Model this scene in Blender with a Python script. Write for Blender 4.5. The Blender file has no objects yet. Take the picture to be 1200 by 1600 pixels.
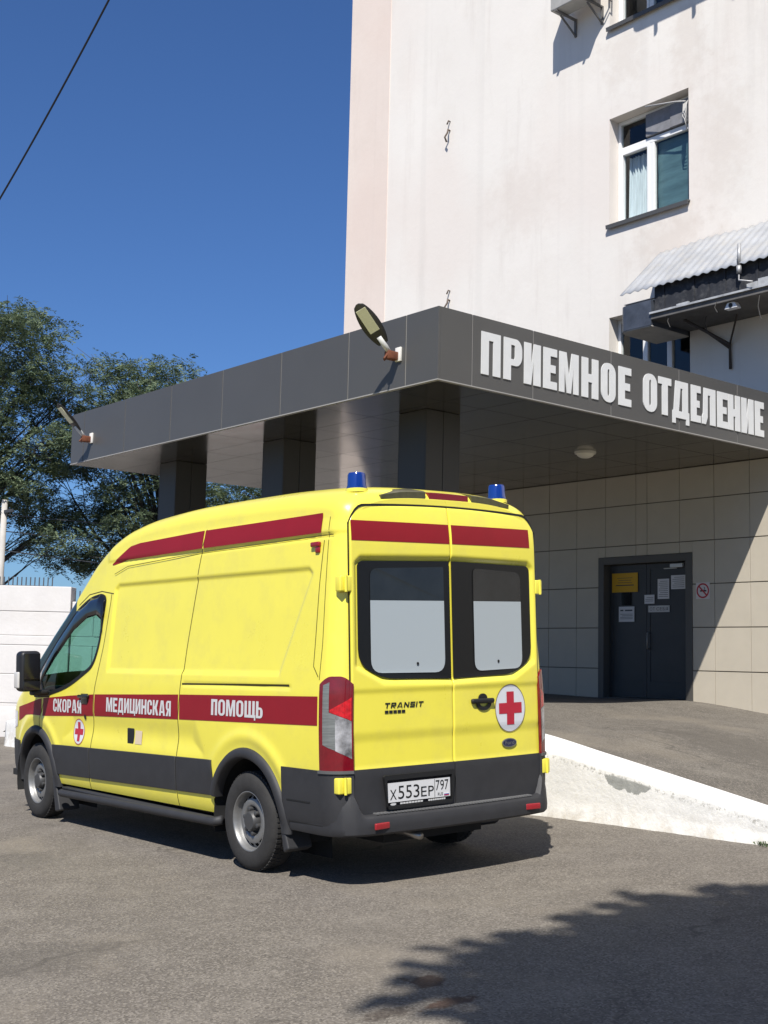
import bpy, bmesh, math, random
import numpy as np
from mathutils import Matrix, Vector
from mathutils.geometry import tessellate_polygon
R = math.radians
S = bpy.context.scene
COL = S.collection

# ------------------------------------------------------------------ camera
cam = bpy.data.cameras.new("camera"); camo = bpy.data.objects.new("camera", cam); COL.objects.link(camo)
fw = Vector((0.76491691, -0.63342432, 0.11694335)); rt = Vector((-0.6396873, -0.76830206, 0.02262992)); up = Vector((-0.07551348, 0.09211718, 0.99288073))
m = Matrix.Identity(4)
for i in range(3):
    m[i][0] = rt[i]; m[i][1] = up[i]; m[i][2] = -fw[i]
m[0][3], m[1][3], m[2][3] = -7.60305, 6.11499, 1.47671
camo.matrix_world = m
cam.sensor_fit = 'VERTICAL'; cam.sensor_height = 36; cam.lens = 1958.05 / 1600 * 36
cam.clip_start = 0.05; cam.clip_end = 3000
S.camera = camo
# ------------------------------------------------------------------ world, sun, exposure
K1, K2 = 0.51, 0.63                       # light travels +X*K1, -Y*K2 per metre of drop
sd = Vector((-K1, K2, 1)).normalized()    # towards the sun
elev = math.asin(sd.z); azim = math.atan2(sd.x, sd.y)
w = bpy.data.worlds.new("World"); S.world = w; w.use_nodes = True
nt = w.node_tree; nt.nodes.clear()
sky = nt.nodes.new('ShaderNodeTexSky'); sky.sky_type = 'NISHITA'; sky.sun_disc = False
sky.sun_elevation = elev; sky.sun_rotation = azim
sky.air_density = 1.0; sky.dust_density = 0.8; sky.ozone_density = 3.0; sky.altitude = 200
bg = nt.nodes.new('ShaderNodeBackground'); bg.inputs[1].default_value = 0.075
wo = nt.nodes.new('ShaderNodeOutputWorld')
tint = nt.nodes.new('ShaderNodeVectorMath'); tint.operation = 'MULTIPLY'; tint.inputs[1].default_value = (.52, .765, 1.13)
nt.links.new(sky.outputs[0], tint.inputs[0]); nt.links.new(tint.outputs[0], bg.inputs[0]); nt.links.new(bg.outputs[0], wo.inputs[0])
sl = bpy.data.lights.new("sun", 'SUN'); sl.energy = 5.0; sl.angle = R(0.53); sl.color = (1, 0.955, 0.89)
so = bpy.data.objects.new("sun", sl); COL.objects.link(so); so.location = (0, 0, 40)
so.rotation_euler = sd.to_track_quat('Z', 'Y').to_euler()
S.view_settings.view_transform = 'Standard'; S.view_settings.look = 'None'
S.view_settings.exposure = 0.42; S.view_settings.gamma = 1
S.cycles.max_bounces = 8; S.cycles.transparent_max_bounces = 12

# ------------------------------------------------------------------ materials
MATS = {}
def nn(t, k, **kw):
    n = t.nodes.new(k)
    for a, v in kw.items(): setattr(n, a, v)
    return n
def M(name, col, rough=.5, metal=0, spec=.5, var=0, scale=4, stretch=(1, 1, 1), bump=0, bscale=60, coat=0, emit=None, rvar=0, dirt=None, dirtscale=1.5, dirtamt=.5):
    if name in MATS: return MATS[name]
    mt = bpy.data.materials.new(name); mt.use_nodes = True; t = mt.node_tree; L = t.links
    b = t.nodes['Principled BSDF']
    b.inputs['Base Color'].default_value = (*col, 1); b.inputs['Roughness'].default_value = rough
    b.inputs['Metallic'].default_value = metal; b.inputs['Specular IOR Level'].default_value = spec
    b.inputs['Coat Weight'].default_value = coat; b.inputs['Coat Roughness'].default_value = .06
    tc = nn(t, 'ShaderNodeTexCoord'); mp = nn(t, 'ShaderNodeMapping'); mp.inputs['Scale'].default_value = stretch
    L.new(tc.outputs['Object'], mp.inputs[0])
    if var or rvar:
        n = nn(t, 'ShaderNodeTexNoise'); n.inputs['Scale'].default_value = scale; n.inputs['Detail'].default_value = 8; n.inputs['Roughness'].default_value = .62
        L.new(mp.outputs[0], n.inputs['Vector'])
    if var:
        r = nn(t, 'ShaderNodeMapRange'); r.inputs[1].default_value = .25; r.inputs[2].default_value = .75
        r.inputs[3].default_value = 1 - var; r.inputs[4].default_value = 1 + var
        L.new(n.outputs['Fac'], r.inputs[0])
        mx = nn(t, 'ShaderNodeVectorMath', operation='SCALE'); mx.inputs[0].default_value = col
        L.new(r.outputs[0], mx.inputs['Scale']); out = mx.outputs[0]
        if dirt:
            n2 = nn(t, 'ShaderNodeTexNoise'); n2.inputs['Scale'].default_value = dirtscale; n2.inputs['Detail'].default_value = 10; n2.inputs['Roughness'].default_value = .7
            L.new(mp.outputs[0], n2.inputs['Vector'])
            r2 = nn(t, 'ShaderNodeMapRange'); r2.inputs[1].default_value = .48; r2.inputs[2].default_value = .72; r2.inputs[4].default_value = dirtamt
            L.new(n2.outputs['Fac'], r2.inputs[0])
            mm = nn(t, 'ShaderNodeMix', data_type='RGBA'); L.new(r2.outputs[0], mm.inputs[0]); L.new(out, mm.inputs[6]); mm.inputs[7].default_value = (*dirt, 1)
            out = mm.outputs[2]
        L.new(out, b.inputs['Base Color'])
    if rvar:
        r3 = nn(t, 'ShaderNodeMapRange'); r3.inputs[1].default_value = .3; r3.inputs[2].default_value = .7
        r3.inputs[3].default_value = max(0, rough - rvar); r3.inputs[4].default_value = min(1, rough + rvar)
        L.new(n.outputs['Fac'], r3.inputs[0]); L.new(r3.outputs[0], b.inputs['Roughness'])
    if bump:
        n3 = nn(t, 'ShaderNodeTexNoise'); n3.inputs['Scale'].default_value = bscale; n3.inputs['Detail'].default_value = 6
        L.new(mp.outputs[0], n3.inputs['Vector'])
        bp = nn(t, 'ShaderNodeBump'); bp.inputs['Strength'].default_value = bump; bp.inputs['Distance'].default_value = .01
        L.new(n3.outputs['Fac'], bp.inputs['Height']); L.new(bp.outputs[0], b.inputs['Normal'])
    if emit:
        b.inputs['Emission Color'].default_value = (*emit, 1); b.inputs['Emission Strength'].default_value = 1
    MATS[name] = mt; return mt
def glass(name, tint, rough=0.0, refl=1.0):
    mt = bpy.data.materials.new(name); mt.use_nodes = True; t = mt.node_tree; t.nodes.clear(); L = t.links
    o = nn(t, 'ShaderNodeOutputMaterial'); mix = nn(t, 'ShaderNodeMixShader'); tr = nn(t, 'ShaderNodeBsdfTransparent'); gl = nn(t, 'ShaderNodeBsdfGlossy')
    tr.inputs[0].default_value = (*tint, 1); gl.inputs['Roughness'].default_value = rough
    lw = nn(t, 'ShaderNodeLayerWeight'); lw.inputs[0].default_value = .5
    pw = nn(t, 'ShaderNodeMath', operation='POWER'); pw.inputs[1].default_value = 4.0; L.new(lw.outputs['Facing'], pw.inputs[0])
    mu = nn(t, 'ShaderNodeMath', operation='MULTIPLY_ADD'); mu.inputs[1].default_value = .9 * refl; mu.inputs[2].default_value = .05 * refl; mu.use_clamp = True
    L.new(pw.outputs[0], mu.inputs[0]); L.new(mu.outputs[0], mix.inputs[0]); L.new(tr.outputs[0], mix.inputs[1]); L.new(gl.outputs[0], mix.inputs[2]); L.new(mix.outputs[0], o.inputs[0])
    MATS[name] = mt; return mt

def yellow_paint():
    mt = M('yellow_paint', (.80, .705, .075), .33, coat=.45, var=.035, scale=2.2, rvar=.08, dirt=(.55, .47, .13), dirtscale=3, dirtamt=.30)
    return mt
YEL = yellow_paint()
CLAD = M('dark_grey_plastic', (.024, .024, .026), .62, var=.18, scale=9, bump=.12, bscale=220)
RED = M('red_decal', (.23, .008, .014), .5, spec=.3, var=.06, scale=5)
REFW = M('white_lettering', (.55, .55, .54), .45)
BLK = M('black_rubber', (.008, .008, .008), .55)
GAP = M('dark_seam', (.05, .042, .008), .8)
BGLOSS = M('black_gloss', (.006, .006, .007), .08, coat=.5)
TYRE = M('tyre_rubber', (.022, .021, .020), .85, var=.3, scale=14, bump=.3, bscale=90)
STEEL = M('silver_steel', (.24, .24, .235), .45, metal=.6, var=.2, scale=12)
DARKST = M('dark_wheel_well', (.012, .012, .012), .9)
WGLASS = glass('tinted_glass', (.42, .66, .58), refl=.9)
CLEARG = glass('house_glass', (.80, .86, .86), refl=1.3)

# ------------------------------------------------------------------ mesh helpers
def link(name, me, mats, parent=None, smooth=False):
    if not isinstance(mats, (list, tuple)): mats = [mats]
    for k in mats: me.materials.append(k)
    if smooth: me.polygons.foreach_set('use_smooth', [True] * len(me.polygons))
    o = bpy.data.objects.new(name, me); COL.objects.link(o)
    if parent: o.parent = parent
    return o
def mesh_np(name, V, F, mats, parent=None, smooth=False, midx=None):
    me = bpy.data.meshes.new(name); me.from_pydata([tuple(map(float, v)) for v in V], [], [tuple(int(i) for i in f) for f in F])
    o = link(name, me, mats, parent, smooth)
    if midx is not None: me.polygons.foreach_set('material_index', list(map(int, midx)))
    me.update(); return o
def mesh_quads(name, V, F, mats, parent=None, smooth=True):
    """fast path: V (n,3) array, F (m,4) array"""
    me = bpy.data.meshes.new(name); V = np.asarray(V, np.float32); F = np.asarray(F, np.int32)
    me.vertices.add(len(V)); me.vertices.foreach_set('co', V.ravel())
    me.loops.add(F.size); me.loops.foreach_set('vertex_index', F.ravel())
    me.polygons.add(len(F)); me.polygons.foreach_set('loop_start', np.arange(0, F.size, 4, dtype=np.int32))
    try: me.polygons.foreach_set('loop_total', np.full(len(F), 4, np.int32))
    except Exception: pass
    me.update(calc_edges=True); me.validate()
    return link(name, me, mats, parent, smooth)
class MB:
    def __init__(s): s.v = []; s.f = []; s.m = []; s.cur = 0
    def add(s, V, F):
        o = len(s.v); s.v += [tuple(map(float, p)) for p in V]; s.f += [tuple(int(i) + o for i in f) for f in F]; s.m += [s.cur] * len(F)
    def box(s, x0, x1, y0, y1, z0, z1, T=None):
        V = [(x, y, z) for x in (x0, x1) for y in (y0, y1) for z in (z0, z1)]
        if T: V = [tuple(T @ Vector(p)) for p in V]
        s.add(V, [(0, 1, 3, 2), (4, 6, 7, 5), (0, 4, 5, 1), (2, 3, 7, 6), (0, 2, 6, 4), (1, 5, 7, 3)])
    def prism(s, poly, fn, d0, d1):
        """poly 2D; fn(u,v,d)->xyz"""
        n = len(poly); V = [fn(u, v, d0) for u, v in poly] + [fn(u, v, d1) for u, v in poly]
        s.add(V, [tuple(range(n)), tuple(range(2 * n - 1, n - 1, -1))] + [(i, i + n, (i + 1) % n + n, (i + 1) % n) for i in range(n)])
    def tube(s, pts, r, n=10, cap=True):
        pts = [Vector(p) for p in pts]; rr = r if isinstance(r, (list, tuple)) else [r] * len(pts); V = []; F = []
        prev = None
        for i, p in enumerate(pts):
            d = (pts[min(i + 1, len(pts) - 1)] - pts[max(i - 1, 0)]).normalized()
            if prev is None:
                a = d.orthogonal().normalized()
            else:
                a = (prev - d * prev.dot(d)).normalized()
            prev = a; b = d.cross(a)
            for k in range(n):
                t = 2 * math.pi * k / n; V.append(p + (a * math.cos(t) + b * math.sin(t)) * rr[i])
        for i in range(len(pts) - 1):
            for k in range(n): F.append((i * n + k, i * n + (k + 1) % n, (i + 1) * n + (k + 1) % n, (i + 1) * n + k))
        if cap: F += [tuple(range(n - 1, -1, -1)), tuple(range((len(pts) - 1) * n, len(pts) * n))]
        s.add(V, F)
    def lathe(s, prof, fn, n=32, close=False):
        """prof [(r,h)], fn(a,b,h) with a,b in the disc plane"""
        V = []; F = []
        for r, h in prof:
            for k in range(n):
                t = 2 * math.pi * k / n; V.append(fn(r * math.cos(t), r * math.sin(t), h))
        for i in range(len(prof) - 1):
            for k in range(n): F.append((i * n + k, i * n + (k + 1) % n, (i + 1) * n + (k + 1) % n, (i + 1) * n + k))
        if close: F += [tuple(range(n - 1, -1, -1)), tuple(range((len(prof) - 1) * n, len(prof) * n))]
        s.add(V, F)
    def rbox(s, c, size, r, n=4, T=None):
        """rounded box"""
        hx, hy, hz = [k / 2 for k in size]; bm = bmesh.new(); bmesh.ops.create_cube(bm, size=1)
        for v in bm.verts: v.co = Vector((v.co.x * size[0], v.co.y * size[1], v.co.z * size[2]))
        bmesh.ops.bevel(bm, geom=bm.edges[:], offset=r, segments=n, profile=.5, affect='EDGES', clamp_overlap=True)
        bm.verts.index_update(); V = [v.co + Vector((0, 0, 0)) for v in bm.verts]
        if T: V = [T @ p for p in V]
        V = [p + Vector(c) for p in V]; F = [[v.index for v in f.verts] for f in bm.faces]; bm.free(); s.add(V, F)
    def grid(s, P):
        P = np.asarray(P, float); a, b = P.shape[:2]; V = P.reshape(-1, 3)
        F = [(i * b + j, i * b + j + 1, (i + 1) * b + j + 1, (i + 1) * b + j) for i in range(a - 1) for j in range(b - 1)]
        s.add(V, F)
    def slab(s, P, Q):
        """closed shell between two equal grids"""
        P = np.asarray(P, float); Q = np.asarray(Q, float); a, b = P.shape[:2]; N = a * b
        V = np.concatenate([P.reshape(-1, 3), Q.reshape(-1, 3)]); F = []
        for i in range(a - 1):
            for j in range(b - 1):
                q = (i * b + j, i * b + j + 1, (i + 1) * b + j + 1, (i + 1) * b + j); F.append(q); F.append(tuple(k + N for k in q[::-1]))
        ring = [j for j in range(b)] + [i * b + b - 1 for i in range(1, a)] + [(a - 1) * b + j for j in range(b - 2, -1, -1)] + [i * b for i in range(a - 2, 0, -1)]
        for k in range(len(ring)):
            p, q = ring[k], ring[(k + 1) % len(ring)]; F.append((q, p, p + N, q + N))
        s.add(V, F)
    def build(s, name, mats, parent=None, smooth=False, angle=None, bevel=0):
        o = mesh_np(name, s.v, s.f, mats, parent, smooth or angle is not None, s.m if isinstance(mats, (list, tuple)) else None)
        bm = bmesh.new(); bm.from_mesh(o.data); bmesh.ops.recalc_face_normals(bm, faces=bm.faces[:])
        if angle is not None:
            for e in bm.edges:
                if len(e.link_faces) == 2 and e.calc_face_angle(0) > R(angle): e.smooth = False
        bm.to_mesh(o.data); bm.free()
        if bevel:
            md = o.modifiers.new('bevel', 'BEVEL'); md.width = bevel; md.segments = 2; md.limit_method = 'ANGLE'; md.angle_limit = R(40)
        return o
def empty(name, loc=(0, 0, 0), parent=None):
    o = bpy.data.objects.new(name, None); COL.objects.link(o); o.location = loc; o.empty_display_size = .2
    if parent: o.parent = parent
    return o
def tag(o, label, cat, group=None):
    o['label'] = label; o['category'] = cat
    if group: o['group'] = group
    return o
def kind(o, k): o['kind'] = k; return o
def copy_tree(o, parent=None):
    c = o.copy(); COL.objects.link(c)
    if parent: c.parent = parent
    for ch in list(o.children): copy_tree(ch, c)
    return c
def sstep(a, b, x):
    t = np.clip((np.asarray(x, float) - a) / (b - a), 0, 1); return t * t * (3 - 2 * t)
def lerp_pts(xs, ys): return lambda x: np.interp(x, xs, ys)
def smooth_pts(xs, ys):
    """monotone-ish cubic interpolation"""
    xs = np.array(xs, float); ys = np.array(ys, float); h = np.diff(xs); d = np.diff(ys) / h
    mm = np.zeros(len(xs)); mm[0] = d[0]; mm[-1] = d[-1]
    for i in range(1, len(xs) - 1):
        mm[i] = 0 if d[i - 1] * d[i] <= 0 else 2 * d[i - 1] * d[i] / (d[i - 1] + d[i])
    def f(x):
        x = np.clip(np.asarray(x, float), xs[0], xs[-1]); i = np.clip(np.searchsorted(xs, x) - 1, 0, len(h) - 1)
        t = (x - xs[i]) / h[i]
        return (2*t**3-3*t**2+1)*ys[i] + (t**3-2*t**2+t)*h[i]*mm[i] + (-2*t**3+3*t**2)*ys[i+1] + (t**3-t**2)*h[i]*mm[i+1]
    return f
def sd_poly(px, py, poly):
    """signed distance to polygon, negative inside (arrays)"""
    px = np.asarray(px, float); py = np.asarray(py, float); d = np.full(px.shape, 1e9); ins = np.zeros(px.shape, bool); n = len(poly)
    for i in range(n):
        ax, ay = poly[i]; bx, by = poly[(i + 1) % n]; ex, ey = bx - ax, by - ay
        t = np.clip(((px - ax) * ex + (py - ay) * ey) / (ex * ex + ey * ey), 0, 1)
        d = np.minimum(d, np.hypot(px - ax - t * ex, py - ay - t * ey))
        c = (ay > py) != (by > py)
        with np.errstate(divide='ignore', invalid='ignore'):
            ins ^= c & (px < (bx - ax) * (py - ay) / (by - ay + 1e-12) + ax)
    return np.where(ins, -d, d)
def round_poly(poly, r, n=5):
    out = []; N = len(poly)
    for i in range(N):
        p = Vector(poly[i]); a = Vector(poly[i - 1]); b = Vector(poly[(i + 1) % N]); rr = r[i] if isinstance(r, (list, tuple)) else r
        u = (a - p); v = (b - p); k = min(rr, u.length * .45, v.length * .45); p0 = p + u.normalized() * k; p1 = p + v.normalized() * k
        for j in range(n + 1):
            t = j / n; q = p0 * (1 - t) ** 2 + p * 2 * t * (1 - t) + p1 * t * t; out.append((q.x, q.y))
    return out
# ------------------------------------------------------------------ lettering
def arc(cx, cy, rx, ry, a0, a1, n=10): return [(cx + rx * math.cos(R(a0 + (a1 - a0) * i / n)), cy + ry * math.sin(R(a0 + (a1 - a0) * i / n))) for i in range(n + 1)]
def glyph(ch, w, s, b):
    """heavy condensed capitals, height 1: list of (outer, [holes]); s stem width, b bar thickness"""
    if ch == 'П': return [([(0,0),(s,0),(s,1-b),(w-s,1-b),(w-s,0),(w,0),(w,1),(0,1)], [])]
    if ch in 'РЯ':
        rr = .26; o = [(0,0),(s,0),(s,.36)] + arc(w-rr*.8,.36+rr,rr*.8,rr,-90,0) + arc(w-rr*.8,1-rr,rr*.8,rr,0,90) + [(0,1)]
        h = [(s,.36+b*.8)] + arc(w-s-.03,.36+b*.8+.08,.03,.08,-90,0,4) + arc(w-s-.03,1-b*.8-.08,.03,.08,0,90,4) + [(s,1-b*.8)]
        g = [(o, [h])]
        if ch == 'Я':
            g = [([(w-x, y) for x, y in o][::-1], [[(w-x, y) for x, y in h][::-1]]), ([(0,0),(s*1.05,0),(w-s-.01,.355),(w-s*1.9,.359)], [])]
        return g
    if ch == 'Ь':
        rr = .26; o = [(0,0)] + arc(w-rr*.8,rr,rr*.8,rr,-90,0) + arc(w-rr*.8,.64-rr,rr*.8,rr,0,90) + [(s,.64),(s,1),(0,1)]
        h = [(s,b*.8)] + arc(w-s-.03,b*.8+.08,.03,.08,-90,0,4) + arc(w-s-.03,.64-b*.8-.08,.03,.08,0,90,4) + [(s,.64-b*.8)]
        return [(o, [h])]
    if ch == 'И': return [([(0,0),(s,0),(w-s,.62),(w-s,0),(w,0),(w,1),(w-s,1),(s,.38),(s,1),(0,1)], [])]
    if ch == 'Е': return [([(0,0),(w,0),(w,b),(s,b),(s,.5-b*.5),(w-.05,.5-b*.5),(w-.05,.5+b*.5),(s,.5+b*.5),(s,1-b),(w,1-b),(w,1),(0,1)], [])]
    if ch == 'М':
        return [([(0,0),(s*.9,0),(s*.9,.66),(w*.5-.07,0),(w*.5+.07,0),(w-s*.9,.66),(w-s*.9,0),(w,0),(w,1),(w-s*1.25,1),(w*.5,.40),(s*1.25,1),(0,1)], [])]
    if ch == 'Н': return [([(0,0),(s,0),(s,.5-b*.55),(w-s,.5-b*.55),(w-s,0),(w,0),(w,1),(w-s,1),(w-s,.5+b*.55),(s,.5+b*.55),(s,1),(0,1)], [])]
    if ch == 'О':
        rx, ry = min(.26, w*.45), .26
        o = arc(w-rx,ry,rx,ry,-90,0) + arc(w-rx,1-ry,rx,ry,0,90) + arc(rx,1-ry,rx,ry,90,180) + arc(rx,ry,rx,ry,180,270)
        ix = max(.02, (w-2*s)*.5); iy = .09
        h = arc(w-s-ix,b*.8+iy,ix,iy,-90,0,5) + arc(w-s-ix,1-b*.8-iy,ix,iy,0,90,5) + arc(s+ix,1-b*.8-iy,ix,iy,90,180,5) + arc(s+ix,b*.8+iy,ix,iy,180,270,5)
        return [(o, [h])]
    if ch == 'С':
        rx, ry = min(.26, w*.45), .26; ix = max(.02, (w-2*s)*.5); iy = .09
        o = arc(rx,1-ry,rx,ry,90,180) + arc(rx,ry,rx,ry,180,270) + arc(w-rx,ry,rx,ry,-90,0) + [(w,.36),(w-s,.36)]
        o += arc(w-s-ix,b*.8+iy,ix,iy,0,-90,5) + arc(s+ix,b*.8+iy,ix,iy,270,180,5) + arc(s+ix,1-b*.8-iy,ix,iy,180,90,5) + arc(w-s-ix,1-b*.8-iy,ix,iy,90,0,5)
        o += [(w-s,.64),(w,.64)] + arc(w-rx,1-ry,rx,ry,0,90)
        return [(o, [])]
    if ch == 'Т': return [([(w*.5-s*.5,0),(w*.5+s*.5,0),(w*.5+s*.5,1-b),(w,1-b),(w,1),(0,1),(0,1-b),(w*.5-s*.5,1-b)], [])]
    if ch == 'Д': return [([(0,-.15),(s*.55,-.15),(s*.55,0),(w-s*.55,0),(w-s*.55,-.15),(w,-.15),(w,b),(w-.05,b),(w-.05,1),(.13,1),(.05,b),(0,b)], [[(s+.03,b),(w-s-.05,b),(w-s-.05,1-b),(s+.1,1-b)]])]
    if ch == 'Л': return [([(0,0),(s*.7,0),(s*1.05,.2),(s*1.1,1-b),(w-s,1-b),(w-s,0),(w,0),(w,1),(.08,1),(.05,.3),(0,b)], [])]
    if ch == 'К': return [([(0,0),(s,0),(s,.40),(s*1.25,.40),(w-s*1.05,0),(w,0),(w-s*.85,.5),(w,1),(w-s*1.05,1),(s*1.25,.60),(s,.60),(s,1),(0,1)], [])]
    if ch == 'А': return [([(0,0),(s,0),(s*1.1,.18),(w-s*1.1,.18),(w-s,0),(w,0),(w*.5+s*.75,1),(w*.5-s*.75,1)], [[(s*1.25,.18+b*.75),(w-s*1.25,.18+b*.75),(w*.5,.82)]])]
    if ch == 'Ц': return [([(0,0),(w-s*.3,0),(w-s*.3,-.15),(w+.05,-.15),(w+.05,b),(w-.02,b),(w-.02,1),(w-s-.02,1),(w-s-.02,b),(s,b),(s,1),(0,1)], [])]
    if ch == 'Щ':
        m0 = w*.5 - s*.5
        return [([(0,0),(w-s*.3,0),(w-s*.3,-.15),(w+.05,-.15),(w+.05,b),(w-.01,b),(w-.01,1),(w-s-.01,1),(w-s-.01,b),(m0+s,b),(m0+s,1),(m0,1),(m0,b),(s,b),(s,1),(0,1)], [])]
    return []
def poly_tris(polys, sx=1, sy=1, ox=0, oy=0):
    """-> verts2d, tris, boundary loops"""
    V = []; T = []; B = []
    for o, hs in polys:
        loops = [[(x * sx + ox, y * sy + oy) for x, y in l] for l in [o] + hs]
        tr = tessellate_polygon([[Vector((x, y, 0)) for x, y in l] for l in loops]); base = len(V)
        for l in loops:
            s = len(V); V += l; B.append(list(range(s, s + len(l))))
        T += [tuple(i + base for i in t) for t in tr]
    return V, T, B
def add_poly(mb, polys, fn, depth=0, **kw):
    V, T, B = poly_tris(polys, **kw)
    if not depth:
        mb.add([fn(u, v, 0) for u, v in V], T); return
    n = len(V); F = list(T) + [(c + n, b + n, a + n) for a, b, c in T]
    for l in B:
        for k in range(len(l)): F.append((l[k], l[(k + 1) % len(l)], l[(k + 1) % len(l)] + n, l[k] + n))
    mb.add([fn(u, v, depth) for u, v in V] + [fn(u, v, 0) for u, v in V], F)
def text_polys(word, x0, x1, s=.22, b=.19, gap=.07, widths=None):
    W = {'М': .78, 'Щ': .85, 'Д': .66, 'Ц': .6, 'И': .6, 'Н': .6, 'О': .6, 'К': .62, 'А': .66, ' ': .35}
    ws = [W.get(c, .54) for c in word]; tot = sum(ws) + gap * (len(word) - 1); k = (x1 - x0) / tot; out = []; x = x0
    for c, wd in zip(word, ws):
        if c != ' ': out.append((c, x, k, glyph(c, wd, s, b)))
        x += (wd + gap) * k
    return out
def font_mesh(body, size):
    cu = bpy.data.curves.new('txt', 'FONT'); cu.body = body; cu.size = size; cu.resolution_u = 3
    o = bpy.data.objects.new('txt', cu); COL.objects.link(o); dg = bpy.context.evaluated_depsgraph_get(); dg.update()
    me = bpy.data.meshes.new_from_object(o.evaluated_get(dg)); V = [tuple(v.co) for v in me.vertices]; F = [tuple(p.vertices) for p in me.polygons]
    bpy.data.objects.remove(o); bpy.data.curves.remove(cu); bpy.data.meshes.remove(me); return V, F
def add_font(mb, body, u0, u1, v0, v1, fn):
    V, F = font_mesh(body, 1.0)
    if not V: return
    xs = [p[0] for p in V]; ys = [p[1] for p in V]; a, b, c, d = min(xs), max(xs), min(ys), max(ys)
    mb.add([fn(u0 + (x - a) / (b - a) * (u1 - u0), v0 + (y - c) / (d - c) * (v1 - v0), 0) for x, y, z in V], F)

rnd = random.Random(7); nrng = np.random.default_rng(11)
# ================================================================== GROUND
NX, NY, NZ = 0.01353413, 0.03881443, 0.99915478
def ground_z(x, y):
    x = np.asarray(x, float); y = np.asarray(y, float); r = np.hypot(x, y)
    return -(NX * x + NY * y) / NZ * (1 - sstep(30, 90, r))
def asphalt(name, base, light, cx=None):
    mt = bpy.data.materials.new(name); mt.use_nodes = True; t = mt.node_tree; L = t.links; b = t.nodes['Principled BSDF']
    tc = nn(t, 'ShaderNodeTexCoord'); P = tc.outputs['Object']
    def noise(sc, det=6, ro=.6):
        n = nn(t, 'ShaderNodeTexNoise'); n.inputs['Scale'].default_value = sc; n.inputs['Detail'].default_value = det; n.inputs['Roughness'].default_value = ro; L.new(P, n.inputs['Vector']); return n.outputs['Fac']
    def ramp(f, a, c, lo=0., hi=1.):
        r = nn(t, 'ShaderNodeMapRange'); r.inputs[1].default_value = a; r.inputs[2].default_value = c; r.inputs[3].default_value = lo; r.inputs[4].default_value = hi; L.new(f, r.inputs[0]); return r.outputs[0]
    def mix(f, a, c):
        mm = nn(t, 'ShaderNodeMix', data_type='RGBA'); L.new(f, mm.inputs[0])
        for k, q in ((6, a), (7, c)):
            if isinstance(q, tuple): mm.inputs[k].default_value = (*q, 1)
            else: L.new(q, mm.inputs[k])
        return mm.outputs[2]
    dark = tuple(c * .42 for c in base)
    c = mix(ramp(noise(.55, 5), .3, .72), tuple(k * .86 for k in base), tuple(k * 1.1 for k in base))     # broad patches
    c = mix(ramp(noise(2.4, 8, .7), .45, .75), c, light)
    v = nn(t, 'ShaderNodeTexVoronoi'); v.inputs['Scale'].default_value = 95; L.new(P, v.inputs['Vector'])
    sv = nn(t, 'ShaderNodeSeparateColor'); L.new(v.outputs['Color'], sv.inputs[0])
    c = mix(ramp(sv.outputs[0], .58, .82, 0, .62), c, tuple(min(1, k * 1.35) for k in light))       # pale stones
    c = mix(ramp(sv.outputs[1], .70, .88, 0, .55), c, dark)                                         # dark binder pits
    c = mix(ramp(noise(160, 3, .7), .4, .75, 0, .3), c, dark)
    c = mix(ramp(noise(1.1, 7, .72), .52, .68, 0, .4), c, tuple(k * .74 for k in base))
    c = mix(ramp(noise(.9, 4, .5), .56, .72, 0, .45), c, tuple(k * q for k, q in zip(light, (1.12, 1.08, 1.0))))
    c = mix(ramp(noise(26, 3, .6), .70, .76, 0, .6), c, dark)
    c = mix(ramp(noise(7, 6, .75), .66, .74, 0, .55), c, dark)                                      # small spots
    ve = nn(t, 'ShaderNodeTexVoronoi', feature='DISTANCE_TO_EDGE'); ve.inputs['Scale'].default_value = .55
    wn = nn(t, 'ShaderNodeTexNoise'); wn.inputs['Scale'].default_value = 2.2; wn.inputs['Detail'].default_value = 8; L.new(P, wn.inputs['Vector'])
    wa = nn(t, 'ShaderNodeVectorMath', operation='MULTIPLY_ADD'); wa.inputs[1].default_value = (.5, .5, .5); L.new(wn.outputs['Color'], wa.inputs[0]); L.new(P, wa.inputs[2]); L.new(wa.outputs[0], ve.inputs['Vector'])
    ck = nn(t, 'ShaderNodeMath', operation='MULTIPLY'); L.new(ramp(ve.outputs['Distance'], .011, .003), ck.inputs[0]); L.new(ramp(noise(.8, 4), .50, .60, 0, .6), ck.inputs[1])
    c = mix(ck.outputs[0], c, tuple(k * .5 for k in base))
    if cx:
        for (sx, sy, rx, ry, col, amt) in cx:
            mp = nn(t, 'ShaderNodeMapping'); mp.inputs['Location'].default_value = (-sx / rx, -sy / ry, 0); mp.inputs['Scale'].default_value = (1 / rx, 1 / ry, 0); L.new(P, mp.inputs[0])
            ln = nn(t, 'ShaderNodeVectorMath', operation='LENGTH'); L.new(mp.outputs[0], ln.inputs[0])
            ad = nn(t, 'ShaderNodeMath', operation='ADD'); L.new(ln.outputs['Value'], ad.inputs[0]); L.new(ramp(noise(9, 6, .7), .3, .7, -.55, .55), ad.inputs[1])
            c = mix(ramp(ad.outputs[0], 1.05, .7, 0, amt), c, col)
    L.new(c, b.inputs['Base Color']); b.inputs['Roughness'].default_value = .88; b.inputs['Specular IOR Level'].default_value = .3
    bp = nn(t, 'ShaderNodeBump'); bp.inputs['Strength'].default_value = .4; bp.inputs['Distance'].default_value = .005
    ad = nn(t, 'ShaderNodeMath', operation='ADD'); L.new(v.outputs['Distance'], ad.inputs[0]); L.new(noise(120, 4), ad.inputs[1]); L.new(ad.outputs[0], bp.inputs['Height']); L.new(bp.outputs[0], b.inputs['Normal'])
    MATS[name] = mt; return mt
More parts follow.
